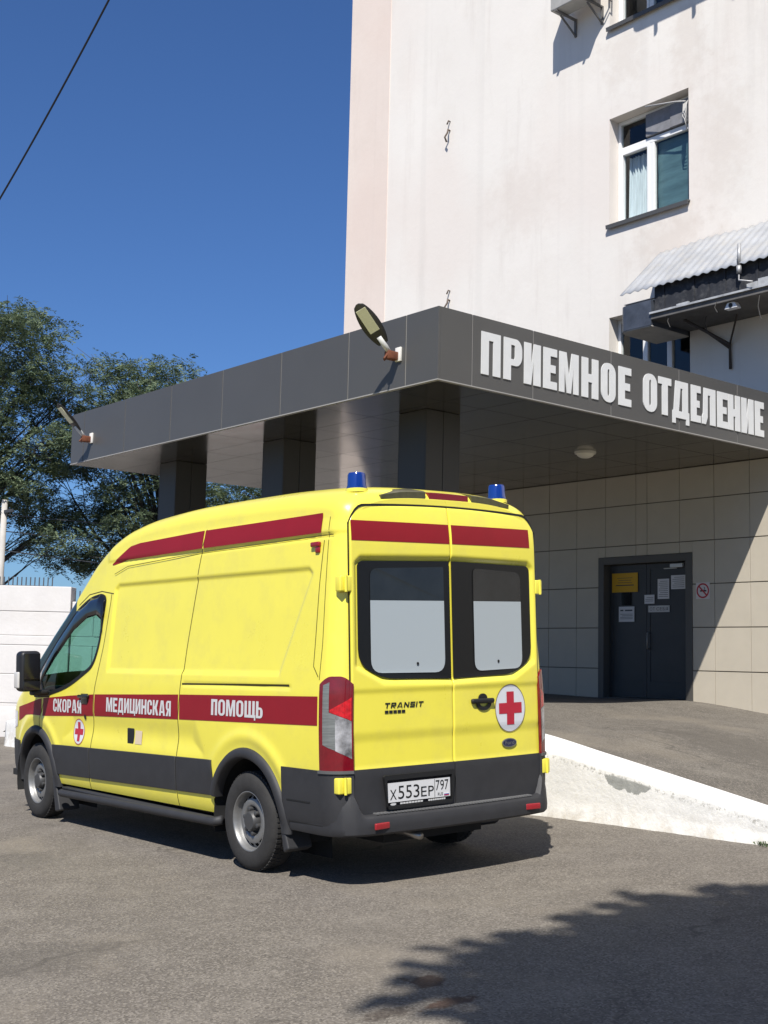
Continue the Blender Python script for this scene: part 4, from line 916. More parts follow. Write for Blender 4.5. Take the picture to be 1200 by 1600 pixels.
    # door handle, key lock
    mb = MB(); P0 = sidept(2.70, 1.16, s, 0)
    mb.rbox((2.69, s * (abs(P0[1]) + .016), 1.165), (.20, .035, .032), .012); mb.rbox((2.69, s * (abs(P0[1]) + .004), 1.145), (.13, .016, .09), .007); mb.build('door_handle', BGLOSS, VAN, angle=50)
    # mirror
    mr = empty('wing_mirror', (3.50, s * 1.18, 1.375), VAN)
    mb = MB(); mb.rbox((.02, 0, .01), (.16, .20, .375), .045, 5); mb.rbox((0, -s * .10, -.19), (.10, .16, .05), .02); mb.build('housing', M('mirror_black', (.010, .010, .011), .5), mr, angle=60)
    mb = MB(); mb.rbox((-.066, 0, .055), (.012, .16, .24), .005, 3); mb.rbox((-.066, 0, -.125), (.012, .16, .08), .005, 3); mb.build('mirror_glass', M('mirror_face', (.012, .012, .014), .18), mr, angle=50)
    mb = MB(); mb.rbox((.03, s * .10, -.07), (.10, .03, .15), .012); mb.build('indicator', M('clear_indicator', (.55, .53, .5), .2), mr, angle=50)
    mb = MB(); mb.box(3.46, 3.58, min(s * .9, s * 1.1), max(s * .9, s * 1.1), 1.14, 1.20); mb.build('mirror_arm', BLK, VAN, bevel=.01)
    # lamps
    mb = MB(); mb.rbox((0, 0, 0), (.10, .03, .035), .01); mb.rbox((-.02, -s * .005, -.035), (.05, .025, .05), .01)
    o = mb.build('marker_lamp', M('dark_red_lens', (.25, .006, .01), .15, coat=.5), VAN, angle=50); o.location = sidept(-.80, 2.275, s, .012)
    mb = MB(); mb.rbox((2.93, s * .845, 2.15), (.08, .04, .055), .018); mb.box(2.91, 2.95, min(s * .82, s * .85), max(s * .82, s * .85), 2.08, 2.13); mb.build('roof_marker', STEEL, VAN, angle=50)
    # front bumper wrap, headlight
    mb = MB(); spatch(mb, np.linspace(4.24, 4.885, 24), lambda x: .38, lambda x: .70 - .02 * (x > 4.8), s, .012, 6, .03); mb.build('front_bumper', CLAD, VAN, angle=40)
    mb = MB(); spatch(mb, np.linspace(4.38, 4.74, 12), lambda x: .78 + (4.74 - x) * .15, lambda x: .98, s, .004, 5); mb.build('headlight', M('headlight_lens', (.5, .5, .52), .1), VAN, smooth=True)
# left side only: lettering, cross, fuel cap
for word, xa, xb, za, zb2 in (('СКОРАЯ', 3.36, 2.755, 1.012, 1.13), ('МЕДИЦИНСКАЯ', 2.25, 1.10, 1.048, 1.168), ('ПОМОЩЬ', .475, -.24, 1.082, 1.20)):
    mb = MB(); L_ = xa - xb
    for ch, x, k, g_ in text_polys(word, 0, L_, s=.2, b=.17, gap=.09):
        add_poly(mb, g_, lambda u, v, d, xa=xa: sidept(xa - u, v, 1, .0048), sx=k, sy=zb2 - za, ox=x, oy=za)
    mb.build('side_lettering', REFW, VAN)
def disc(r0, r1, n=32): return [(arc(0, 0, r1, r1, 0, 360, n)[:-1], [arc(0, 0, r0, r0, 0, 360, n)[:-1]] if r0 else [])]
def cross(a, t): return [([(-t, -a), (t, -a), (t, -t), (a, -t), (a, t), (t, t), (t, a), (-t, a), (-t, t), (-a, t), (-a, -t), (-t, -t)], [])]
CRW = M('emblem_white', (.62, .63, .65), .4); CRR = M('emblem_red', (.42, .015, .035), .4)
em = lambda off: (lambda u, v, d: sidept(2.82 - u, .85 + v, 1, off))
mb = MB(); add_poly(mb, disc(0, .108), em(.003)); mb.build('side_emblem', CRW, VAN)
mb = MB(); add_poly(mb, cross(.085, .026), em(.0045)); add_poly(mb, disc(.108, .114), em(.0045)); mb.build('side_cross', CRR, VAN)
mb = MB(); mb.box(1.755, 1.875, .962, .988, .775, .925); mb.build('fuel_pad', BLK, VAN, bevel=.008)
mb = MB(); add_poly(mb, [([(0, 0), (.12, 0), (.12, .11), (0, .11)], [])], lambda u, v, d: sidept(1.73 - u, .80 + v, 1, .003)); mb.build('fuel_sticker', M('pale_pink_sticker', (.62, .5, .35), .5), VAN)
mb = MB(); add_poly(mb, disc(0, .022, 14), lambda u, v, d: sidept(2.68 - u, .985 + v, 1, .006), depth=0); mb.build('door_lock', BLK, VAN)

# ---- rear doors
def door_x(y, z, wpoly, crease=True):
    bul = .030 * (1 - (np.abs(y) / .86) ** 2)
    x = 1.116 + bul
    x = x - .035 * np.clip((np.asarray(z) - 2.25) / .30, 0, 1) ** 2
    d = .026 * (1 - sstep(-.01, .045, sd_poly(y, z, wpoly)))
    d = d + .007 * (sstep(1.30, 1.26, z)) * 1.0 + .009 * sstep(1.02, .94, z) * (1 - sstep(.70, .5, np.abs(y)) * .0) - .006 * sstep(.80, .74, z)
    return -(x - d)
WL = [(.80, 2.125), (.77, 2.15), (.012, 2.165), (.012, 1.345), (.60, 1.36), (.80, 1.46)]
WR = [(-.012, 2.165), (-.77, 2.15), (-.80, 2.125), (-.80, 1.46), (-.60, 1.36), (-.012, 1.345)]
def door_top(ay): return 2.545 - .03 * (ay / .86) ** 2 - .11 * max(0, (ay - .74) / .12) ** 2.2
GL_L = round_poly([(.70, 2.10), (.065, 2.125), (.065, 1.39), (.70, 1.40)], [.06, .02, .09, .09]); GL_R = round_poly([(-.70, 2.10), (-.215, 2.12), (-.215, 1.39), (-.70, 1.40)], [.07, .04, .07, .08])
FROST = M('frosted_film', (.36, .40, .415), .22, spec=.6); DGL = M('dark_rear_glass', (.020, .021, .022), .10, var=.3, scale=4)
FRIT = M('black_window_frit', (.010, .010, .010), .3, spec=.3)
for s, wp, gl in ((1, WL, GL_L), (-1, WR, GL_R)):
    dr = empty('rear_door', (-1.11, s * .86, 1.5), VAN); off = Vector((1.11, -s * .86, -1.5))
    def pl(mb, name, mat, **k):
        o = mb.build(name, mat, None, **k); o.data.transform(Matrix.Translation(off)); o.parent = dr; return o
    ys_ = np.concatenate([[.0045, .006, .010, .020], np.linspace(.034, .838, 78), [.848, .854, .858, .860]]); P = []
    for ay in ys_:
        zt = door_top(ay); zz = np.concatenate([[.475, .478, .484], np.linspace(.495, zt - .02, 168), [zt - .009, zt - .003, zt]])
        xx = door_x(np.full(zz.shape, s * ay), zz, wp)
        edge = np.minimum(np.minimum((ay - .0045) * 2.0, .860 - ay), np.minimum(zz - .475, zt - zz)); xx = xx + .010 * (1 - np.sqrt(np.clip(1 - (1 - np.clip(edge / .010, 0, 1)) ** 2, 0, 1)))
        P.append([(a, s * ay, z) for a, z in zip(xx, zz)])
    mb = MB(); mb.slab(P, [[(-1.098, b_, c) for a, b_, c in r] for r in P]); pl(mb, 'panel', YEL, angle=50)
    # lower dark cladding, follows the door
    P = []
    for ay in np.linspace(.0042, .857, 30): P.append([(float(door_x(s * ay, z, wp)) - .007, s * ay, z) for z in np.linspace(.478, .772, 12)])
    mb = MB(); mb.slab(P, [[(-1.104, b_, c) for a, b_, c in r] for r in P]); pl(mb, 'lower_cladding', CLAD, angle=40)
    # red stripe
    P = []
    for ay in np.linspace(.012, .852 if s > 0 else .80, 24): P.append([(float(door_x(s * ay, z, wp)) - .002, s * ay, z) for z in np.linspace(2.285, 2.422, 6)])
    mb = MB(); mb.grid(P); pl(mb, 'stripe', RED, smooth=True)
    # window: black frit pane, frosted lower part, dark clear upper part
    def flat(poly, lift): return [(poly_, ) for poly_ in poly]
    fnw = lambda lift: (lambda u, v, d: (float(-(1.116 + .030 * (1 - (abs(u) / .86) ** 2))) + .017 - lift - d, u, v))
    rp = round_poly(wp, [.07, .05, .006, .006, .10, .10] if s > 0 else [.006, .05, .07, .10, .10, .006], 4)
    mb = MB(); add_poly(mb, [(rp, [])], fnw(0), depth=.006); pl(mb, 'window_surround', FRIT)
    low = [p for p in gl if p[1] <= 1.885]; up_ = [p for p in gl if p[1] > 1.885]
    def clip(poly, z, keep_low):
        out = []
        for i in range(len(poly)):
            a, b_ = poly[i], poly[(i + 1) % len(poly)]; ia, ib = (a[1] <= z) == keep_low, (b_[1] <= z) == keep_low
            if ia: out.append(a)
            if ia != ib: t = (z - a[1]) / (b_[1] - a[1]); out.append((a[0] + (b_[0] - a[0]) * t, z))
        return out
    mb = MB(); add_poly(mb, [(clip(gl, 1.885, True), [])], fnw(.0075)); pl(mb, 'frosted_pane', FROST)
    mb = MB(); add_poly(mb, [(clip(gl, 1.887, False), [])], fnw(.0073)); pl(mb, 'clear_pane', DGL)
    mb = MB(); yc = .31 if s > 0 else -.45; add_poly(mb, disc(0, .011, 10), lambda u, v, d: (fnw(.009)(yc + u, 1.455 + v, d))); pl(mb, 'wiper_plug', BLK)
    # hinges
    for zc in (1.995, .675):
        up1 = zc > 1
        mb = MB(); mb.rbox((-1.075, s * (.915 if up1 else .945), zc), (.06, .05, .105), .010); mb.rbox((-1.105, s * (.880 if up1 else .900), zc), (.030, .05, .105), .008); mb.tube([(-1.118, s * (.902 if up1 else .925), zc - .055), (-1.118, s * (.902 if up1 else .925), zc + .055)], .010, 8)
        pl(mb, 'hinge', YEL, angle=50)
    if s > 0:
        mk = lambda lift: (lambda u, v, d: (float(door_x(u, v, wp)) - lift - d, u, v))
        mb = MB(); u0 = .605
        flip = lambda g, w: [([(w - x, y) for x, y in o][::-1], [[(w - x, y) for x, y in h][::-1] for h in hs]) for o, hs in g]
        SS = [([(0,0),(1.2,0),(1.2,.58),(.3,.58),(.3,.78),(1.2,.78),(1.2,1),(0,1),(0,.4),(.9,.4),(.9,.22),(0,.22)], [])]
        for g_, w_ in ((glyph('Т', 1.25, .3, .24), 1.25), (flip(glyph('Я', 1.25, .3, .26), 1.25), 1.25), (glyph('А', 1.4, .3, .2), 1.4), (flip(glyph('И', 1.25, .28, .24), 1.25), 1.25), (SS, 1.2), ([([(0,0),(.3,0),(.3,1),(0,1)], [])], .3), (glyph('Т', 1.25, .3, .24), 1.25)):
            k_ = .034; add_poly(mb, g_, lambda u, v, d, u0=u0: mk(.004)(u0 - u - (v - 1.16) * .25, v, d), sx=k_, sy=.036, oy=1.163); u0 -= (w_ + .28) * k_

        for k in range(5): mb.add([mk(.004)(.60 - k * .035, 1.128, 0), mk(.004)(.57 - k * .035, 1.128, 0), mk(.004)(.57 - k * .035, 1.148, 0), mk(.004)(.60 - k * .035, 1.148, 0)], [(0, 1, 2, 3)])
        pl(mb, 'badge_lettering', BLK)
        # number plate with its recess frame
        xp = float(door_x(.32, .6, wp)) - .009
        mb = MB(); fr = [(.645, .725), (.0 + .02, .725), (.045, .50), (.61, .50)]
        add_poly(mb, [(round_poly(fr, .02, 3), [[(.618, .692), (.618, .522), (.052, .522), (.052, .692)]])], lambda u, v, d: (xp - .004 - d, u, v), depth=.022); pl(mb, 'plate_surround', BLK)
        mb = MB(); mb.box(xp - .010, xp - .002, .055, .615, .522, .69); pl(mb, 'plate_holder', BGLOSS)
        mb = MB(); mb.box(xp - .016, xp - .011, .062, .608, .545, .672); pl(mb, 'number_plate', M('plate_white', (.60, .60, .60), .45))
        mk2 = lambda u, v, d: (xp - .0175, u, v)
        mb = MB(); xq = .59
        for ch, w_, h0, h1 in (('X', .055, .562, .628), ('5', .052, .562, .648), ('5', .052, .562, .648), ('3', .052, .562, .648), ('E', .05, .562, .628), ('P', .05, .562, .628)):
            add_font(mb, ch, xq, xq - w_, h0, h1, mk2); xq -= w_ + .014
        xq = .192
        for ch in '797': add_font(mb, ch, xq, xq - .034, .592, .66, mk2); xq -= .040
        mb.box(xp - .0175, xp - .0165, .200, .203, .548, .669); add_font(mb, 'RUS', .175, .13, .556, .576, mk2); pl(mb, 'plate_characters', BLK)
        for c_, z0 in ((('flag_white'), .572), ('flag_blue', .566), ('flag_red', .560)):
            mb = MB(); mb.box(xp - .0178, xp - .0165, .075, .118, z0 - .008, z0 - .002); pl(mb, c_, M(c_, {'flag_white': (.7, .7, .7), 'flag_blue': (.02, .05, .3), 'flag_red': (.4, .02, .02)}[c_], .5))
        mb = MB()
        for a, b_ in ((.50, .30), (.255, .10)):
            for k in range(8): q0 = a + (b_ - a) * k / 8; mb.box(xp - .0125, xp - .0105, q0 + (b_ - a) / 8 * .8, q0, .527, .538)
        add_poly(mb, [(arc(.56, .532, .025, .008, 0, 360, 20)[:-1], [])], lambda u, v, d: (xp - .0125, u, v)); pl(mb, 'holder_print', REFW)
    else:
        mk = lambda lift: (lambda u, v, d: (float(door_x(u, v, wp)) - lift - d, u, v)); e_ = lambda lift: (lambda u, v, d: mk(lift)(-.555 + u, 1.115 + v, d))
        mb = MB(); add_poly(mb, [(arc(0, 0, .152, .168, 0, 360, 40)[:-1], [])], e_(.003)); pl(mb, 'emblem', CRW)
        mb = MB(); add_poly(mb, cross(.118, .038), e_(.0045)); pl(mb, 'cross', CRR)
        mb = MB(); add_poly(mb, [(arc(0, 0, .157, .173, 0, 360, 40)[:-1], [arc(0, 0, .151, .167, 0, 360, 40)[:-1]])], e_(.0043)); pl(mb, 'emblem_ring', M('emblem_edge', (.18, .14, .08), .5))
        f_ = lambda lift: (lambda u, v, d: mk(lift)(-.54 + u, .868 + v, d))
        mb = MB(); add_poly(mb, [(arc(0, 0, .074, .032, 0, 360, 28)[:-1], [])], f_(.004), depth=.006); pl(mb, 'badge_rim', STEEL)
        mb = MB(); add_poly(mb, [(arc(0, 0, .065, .025, 0, 360, 28)[:-1], [])], f_(.0115)); pl(mb, 'oval_badge', M('badge_blue', (.012, .016, .06), .2, coat=.5))
        mb = MB(); add_font(mb, 'Ford', .045, -.045, -.012, .014, f_(.0125)); pl(mb, 'badge_script', STEEL)
        # handle
        hx = float(door_x(-.27, 1.16, wp))
        mb = MB(); mb.rbox((hx - .012, -.27, 1.178), (.03, .215, .036), .014, 4); add_poly(mb, [(arc(-.285, 1.165, .075, .055, 180, 360, 14), [arc(-.285, 1.165, .042, .028, 180, 360, 10)])], mk(.003), depth=.006); add_poly(mb, [(arc(-.275, 1.195, .042, .035, 0, 180, 14), [])], mk(.003), depth=.008); pl(mb, 'handle', BLK, angle=50)
# dark gaps round the doors on the rear frame
mb = MB(); ptsL = [(y, door_top(abs(y)) + .006) for y in np.linspace(.868, -.868, 60)]
def rstrip(pts, wd):
    rows = []; n = len(pts)
    for i in range(n):
        a, b_ = Vector(pts[max(0, i-1)]), Vector(pts[min(n-1, i+1)]); d = (b_ - a).normalized(); nv = Vector((-d.y, d.x)) * wd / 2; p = Vector(pts[i]); rows.append([(-1.1012, p.x - nv.x, p.y - nv.y), (-1.1012, p.x + nv.x, p.y + nv.y)])
    mb.grid(rows)
rstrip(ptsL, .016)
for s in (1, -1): rstrip([(s * .867, .5), (s * .867, 1.5), (s * .867, door_top(.86))], .014)
rstrip([(0, .48), (0, 1.5), (0, 2.55)], .02); mb.build('door_gap', BLK, VAN)

# ---- rear corners: tail lamps, quarter cladding, bumper
cor = [(-.40, 1.0)] + [(x, float(plan(x))) for x in (-.6, -.8, -.88, -.92, -.96, -.99, -1.02, -1.045, -1.065, -1.08, -1.092, -1.10)] + [(-1.108, .872), (-1.112, .862)]
cl_ = [0.0]
for i in range(1, len(cor)): cl_.append(cl_[-1] + math.hypot(cor[i][0] - cor[i-1][0], cor[i][1] - cor[i-1][1]))
cX = lambda t: float(np.interp(t, cl_, [c[0] for c in cor])); cF = lambda t: float(np.interp(t, cl_, [c[1] for c in cor]))
S_A = float(np.interp(.940, [-c[0] for c in cor], cl_)); S_E = cl_[-1]
def cpt(t, z, s, off):
    e = .01; dx, df = cX(min(t + e, S_E)) - cX(t - e), cF(min(t + e, S_E)) - cF(t - e); l = math.hypot(dx, df) or 1; nx_, ny_ = df / l, -dx / l
    return (cX(t) + nx_ * off * (1 if True else 0), s * (float(Wz(z)) * cF(t) + ny_ * off), z)
def cpatch(mb, t0, t1, z0, z1, s, off, nt=16, nz=14, thick=.0):
    P = [[cpt(t, z0(t) + (z1(t) - z0(t)) * k, s, off) for k in np.linspace(0, 1, nz)] for t in np.linspace(t0, t1, nt)]
    if thick:
        Q = [[cpt(t, z0(t) + (z1(t) - z0(t)) * k, s, off - thick) for k in np.linspace(0, 1, nz)] for t in np.linspace(t0, t1, nt)]; mb.slab(P, Q)
    else: mb.grid(P)
DRED = M('tail_lamp_red', (.15, .003, .009), .10, spec=.6, coat=.6, var=.25, scale=18); BRED = M('brake_lens_red', (.50, .008, .015), .12, coat=.6, var=.6, scale=30)
GLENS = M('grey_lens', (.15, .16, .155), .18, coat=.5, var=.35, scale=40, stretch=(.2, .2, 3)); WLENS = M('reversing_lens_clear', (.36, .36, .37), .14, metal=.3, coat=.6, var=.85, scale=11)
U = lambda u: S_A + (S_E - S_A) * u
for s in (1, -1):
    tl = empty('tail_lamp', (-1.0, s * .95, 1.07), VAN); offv = Vector((1.0, -s * .95, -1.07))
    def tb(mb, name, mat, **k):
        o = mb.build(name, mat, None, **k); o.data.transform(Matrix.Translation(offv)); o.parent = tl; return o
    def uu(t): return (t - S_A) / (S_E - S_A)
    ztp = lambda t: 1.385 - .055 * max(0, abs(uu(t) - .5) * 2 - .25) ** 1.5 * 1.5
    mb = MB(); cpatch(mb, S_A, S_E, lambda t: .768, ztp, s, .016, 24, 30, .02); tb(mb, 'lens_housing', DRED, angle=50)
    dz = lambda px: 1.385 - (px - 125) / (1350 - 125) * .617     # heights measured down the lamp
    du = lambda px: U((px - 160) / 365)
    ln = lambda a, b_: (lambda t: a[1] + (b_[1] - a[1]) * (uu(t) - a[0]) / (b_[0] - a[0]))
    u = lambda px: (px - 160) / 365
    mb = MB(); cpatch(mb, du(215), du(288), ln((u(215), dz(1010)), (u(288), dz(1050))), ln((u(215), dz(240)), (u(288), dz(200))), s, .0175, 6, 20); cpatch(mb, du(288), du(350), ln((u(288), dz(1050)), (u(350), dz(1080))), ln((u(288), dz(592)), (u(350), dz(622))), s, .0175, 6, 16); tb(mb, 'indicator_lens', GLENS, smooth=True)
    mb = MB(); cpatch(mb, du(350), du(510), ln((u(350), dz(1085)), (u(510), dz(1190))), ln((u(350), dz(622)), (u(510), dz(708))), s, .0176, 10, 20); tb(mb, 'reversing_lens', WLENS, smooth=True)
    mb = MB(); cpatch(mb, du(295), du(508), ln((u(295), dz(588)), (u(508), dz(700))), ln((u(295), dz(560)), (u(508), dz(400))), s, .0177, 10, 12); tb(mb, 'brake_lens', BRED, smooth=True)
    # quarter cladding
    mb = MB(); cpatch(mb, .08, S_E, lambda t: .352, lambda t: .768 - .0 * t, s, .014, 40, 16, .03); mb.build('quarter_cladding', CLAD, VAN, angle=40)
    mb = MB(); cpatch(mb, .14, S_A - .12, lambda t: .548, lambda t: .556, s, .017, 14, 3, .006); cpatch(mb, .14, S_A + .0, lambda t: .405, lambda t: .411, s, .017, 14, 3, .006); mb.build('cladding_crease', BLK, VAN)
    mb = MB(); cpatch(mb, S_A - .01, S_E, lambda t: .752, lambda t: .772, s, .024, 16, 4, .02); mb.build('lamp_ledge', M('mid_grey_plastic', (.09, .09, .09), .5), VAN, angle=40)
# bumper beam
pb = [(-.55, .982), (-.80, .986), (-.93, .986), (-1.02, .975), (-1.10, .935), (-1.155, .86), (-1.185, .72), (-1.205, .5), (-1.215, .25), (-1.218, 0)]
pb = pb + [(x, -y) for x, y in pb[::-1][1:]]
def dense(pts, n=6):
    xs_ = np.arange(len(pts)); t = np.linspace(0, len(pts) - 1, (len(pts) - 1) * n + 1)
    return list(zip(smooth_pts(xs_, [p[0] for p in pts])(t), np.interp(t, xs_, [p[1] for p in pts])))
pbd = dense(pb); P = []
for x, y in pbd:
    k = float(sstep(.80, .905, abs(y))); row = []
    for off, z in ((.10, .352), (.018, .346), (.004, .36), (0, .40), (.002 + .006 * k, .455 + .05 * k), (.012 + .016 * k, .470 + .17 * k), (.03 + .03 * k, .478 + .215 * k), (.11 + .03 * k, .482 + .235 * k)):
        row.append((x + off * abs(min(0, x + .55)) / .65, y * (1 - off * .45), z))
    P.append(row)
mb = MB(); mb.grid(P); mb.build('rear_bumper', CLAD, VAN, angle=35)
mb = MB()
for yy in np.arange(-.70, .701, .028): mb.box(-1.205 + .035 * (yy / .7) ** 2, -1.12, yy - .008, yy + .008, .479, .4875)
mb.build('step_tread', M('tread_grey', (.13, .13, .13), .7), VAN)
for s in (1, -1):
    mb = MB(); mb.rbox((0, 0, 0), (.016, .13, .042), .006); o = mb.build('bumper_reflector', M('reflector_red', (.30, .02, .025), .25), VAN, angle=50); o.location = (-1.197, s * .69, .408); o.rotation_euler = (0, 0, s * .12)
# ---- roof furniture
def roof_z(x, y):
    zt = float(ztop(x)); yy = min(.999, abs(y) / float(ysurf(x, zt - .24))); return zt - .24 + .24 * (1 - yy ** pp) ** (1 / pp)
BLUE = M('blue_beacon', (.006, .032, .20), .10, coat=.6, spec=.6)
for s in (1, -1):
    by = s * .66; bx = -.93; z0 = roof_z(bx, by) - .02; bc = empty('beacon', (bx, by, z0), VAN)
    mb = MB(); mb.lathe([(.078, 0), (.078, .022), (.07, .028), (.0, .028)], lambda a, b_, h: (a, b_, h), 28); mb.build('base', YEL, bc, angle=40)
    mb = MB(); mb.lathe([(.070, .024), (.072, .032), (.066, .05), (.062, .125), (.055, .137), (.0, .140)], lambda a, b_, h: (a, b_, h), 28); mb.build('dome', BLUE, bc, angle=40)
POD = M('olive_lamp_pod', (.075, .07, .03), .3, var=.3, scale=30)
def pod(name, ya, yb_, za, mat, taper, h0=.072):
    mb = MB(); P = []
    for y in np.linspace(ya, yb_, 14):
        t = (y - ya) / (yb_ - ya); h = h0 * (min(1, .25 + t * 1.6) if taper > 0 else (min(1, .25 + (1 - t) * 1.6) if taper < 0 else 1)); zc = 2.618 - .085 * abs(y) ** 2.0
        P.append([(-.93, y, zc + .025 + h * .7), (-1.075, y, zc + .012 + h * .45), (-1.10, y, zc + .012 + h * .3), (-1.098, y, zc - h * .35)])
    mb.slab(P, [[(a + .08, b_, c - .012) for a, b_, c in r] for r in P]); return mb.build(name, mat, VAN, angle=40)
pod('roof_lamp', .58, .185, 0, POD, 1); pod('roof_lamp', -.62, -.25, 0, POD, 1); pod('high_brake_lamp', .150, -.215, 0, M('high_brake_red', (.20, .01, .02), .25), 0, .05)

# ================================================================== FAR WALL, FENCES, POLE, CABLES
BW = M('whitewashed_blocks', (.60, .58, .56), .9, var=.07, scale=1.4, dirt=(.55, .52, .48), dirtscale=1.2, dirtamt=.45, bump=.4, bscale=12)
O = Vector((14.69, -4.62, 0)); du_ = Vector((.6397, .7683, 0)).normalized(); dn = Vector((-.7683, .6397, 0))      # along the wall (left), towards the camera
far_rot = math.atan2(du_.y, du_.x)
def farwall(name, u0, u1, z0, courses, label, shift=0, t=.4):
    r = empty(name, tuple(O + dn * shift)); r.rotation_euler = (0, 0, far_rot); tag(r, label, 'wall')
    mb = MB(); z = z0; rn = random.Random(5); 
    for k, h in enumerate(courses):
        u = u0 - (k % 2) * .9
        while u < u1:
            a, b_ = max(u, u0), min(u + 2.38, u1)
            if b_ - a > .05: mb.box(a, b_ - .012, -t + rn.uniform(-.01, .01), rn.uniform(-.008, .008), z, z + h - .005)
            u += 2.38
        z += h
    mb.build('blocks', BW, r, bevel=.012)
    mb = MB(); mb.box(u0 + .01, u1 - .01, -t + .03, -.025, z0, z - .02); mb.build('mortar', M('mortar_grey', (.50, .48, .46), .9), r); return r
farwall('block_wall', 0, 9.5, -.6, [.55, .55, .55, .55, .18, .46, .49], 'tall whitewashed block wall beyond the front of the ambulance')
farwall('retaining_wall', -4.3, -.01, -.6, [.55, .55, .55, .55, .18, .5, .17], 'lower stretch of block wall under the red banded fence', shift=-.05)
kb = MB(); kb.rbox((0, 0, 0), (2.6, .35, .62), .03); o = kb.build('kerb_block', BW, angle=40); o.location = tuple(O + dn * .8 + du_ * (1.44 - 1.3) + Vector((0, 0, .15))); o.rotation_euler = (0, 0, far_rot); tag(o, 'white concrete block lying at the foot of the tall block wall', 'block')
PK = M('dark_railing', (.05, .055, .065), .6)
def railing(name, u0, u1, z0, z1, back, label, red):
    r = empty(name, tuple(O - dn * back)); r.rotation_euler = (0, 0, far_rot); tag(r, label, 'fence')
    mb = MB(); u = u0
    while u < u1: mb.box(u - .009, u + .009, -.009, .009, z0, z1); u += .085
    mb.build('pickets', PK, r)
    mb = MB(); mb.box(u0, u1, -.03, -.01, z0 + .02, z0 + .05); mb.build('rail', PK, r)
    if red:
        mb = MB()
        for k in range(int((u1 - u0) / .5)): mb.box(u0 + k * .5, u0 + k * .5 + .46, .011, .035, z0 + .03, z0 + .14)
        mb.build('red_band', M('red_board', (.30, .02, .02), .6), r)
        mb = MB()
        for k in range(int((u1 - u0) / .5)): mb.box(u0 + k * .5, u0 + k * .5 + .46, .011, .03, z0 + .145, z0 + .20)
        mb.build('grey_band', M('grey_board', (.2, .21, .24), .6), r)
    return r
railing('spiked_railing', .45, 9.3, 2.7, 2.91, .3, 'dark spiked railing along the top of the tall block wall', False)
railing('banded_fence', -4.2, -.03, 2.36, 2.66, .2, 'picket fence with a red band on the lower block wall', True)
pl_ = empty('utility_pole', (17.4, -4.33, -.3)); tag(pl_, 'grey concrete utility pole behind the block wall at the left edge', 'pole')
mb = MB(); mb.tube([(0, 0, 0), (0, 0, 4.9)], [.085, .06], 12); mb.build('shaft', M('pole_concrete', (.42, .40, .37), .9, var=.15, scale=3), pl_, smooth=True)
mb = MB(); mb.box(-.4, .4, -.03, .03, 4.62, 4.68); mb.build('crossarm', PK, pl_)
for i, (z, l) in enumerate(((3.55, 'thin low service cable passing behind the trees, lowest of three'), (3.95, 'thin low service cable passing behind the trees, middle of three'), (4.3, 'thin low service cable passing behind the trees, highest of three'))):
    a = Vector((17.4, -4.33, z)); b_ = Vector((15.6, -13.5 - i, z - .3 + .25 * i)); mb = MB(); mb.tube([a.lerp(b_, t) - Vector((0, 0, .5 * t * (1 - t))) for t in np.linspace(0, 1, 14)], .012, 5); tag(mb.build('service_cable', PK), l, 'cable', 'service cables from the pole')
a = Vector((19.0, -.9, 10.0)); b_ = Vector((7.2, -.55, 13.3))
# line through the points seen left and top of the frame, prolonged both ways
p0 = Vector((16.9, -3.63, 10.8)); p1 = Vector((7.19, -.49, 8.70)); 
C0 = Vector((-7.60305, 6.11499, 1.47671))
def pix(u, v, d): return C0 + (fw + rt * ((u - 600) / 1958.05) + up * ((800 - v) / 1958.05)) * d
q0, q1 = pix(0, 310, 46), pix(170, 0, 41)
dd = (q1 - q0); mb = MB(); pts = []
for t in np.linspace(-.5, 1.5, 40): pts.append(q0 + dd * t + Vector((0, 0, .5 * t * (t - 1))))
mb.tube(pts, .036, 6); tag(mb.build('overhead_cable', M('black_cable', (.02, .02, .022), .6)), 'single black overhead cable crossing the blue sky at upper left', 'cable')

# ================================================================== TREES
def leafmat(name, c1, c2):
    mt = bpy.data.materials.new(name); mt.use_nodes = True; t = mt.node_tree; L = t.links; b = t.nodes['Principled BSDF']
    g = nn(t, 'ShaderNodeNewGeometry'); r = nn(t, 'ShaderNodeValToRGB'); r.color_ramp.elements[0].color = (*c1, 1); r.color_ramp.elements[1].color = (*c2, 1)
    L.new(g.outputs['Random Per Island'], r.inputs[0]); L.new(r.outputs[0], b.inputs['Base Color']); b.inputs['Roughness'].default_value = .6; b.inputs['Specular IOR Level'].default_value = .3
    tr = nn(t, 'ShaderNodeBsdfTranslucent'); L.new(r.outputs[0], tr.inputs[0]); mx = nn(t, 'ShaderNodeMixShader'); mx.inputs[0].default_value = .28
    L.new(b.outputs[0], mx.inputs[1]); L.new(tr.outputs[0], mx.inputs[2]); L.new(mx.outputs[0], t.nodes['Material Output'].inputs[0]); MATS[name] = mt; return mt
LEAF = leafmat('locust_leaf', (.060, .100, .058), (.185, .225, .125)); LEAF2 = leafmat('dark_leaf', (.045, .075, .04), (.13, .16, .07))
BARK = M('grey_bark', (.06, .052, .045), .95, var=.3, scale=8, bump=.5, bscale=20)
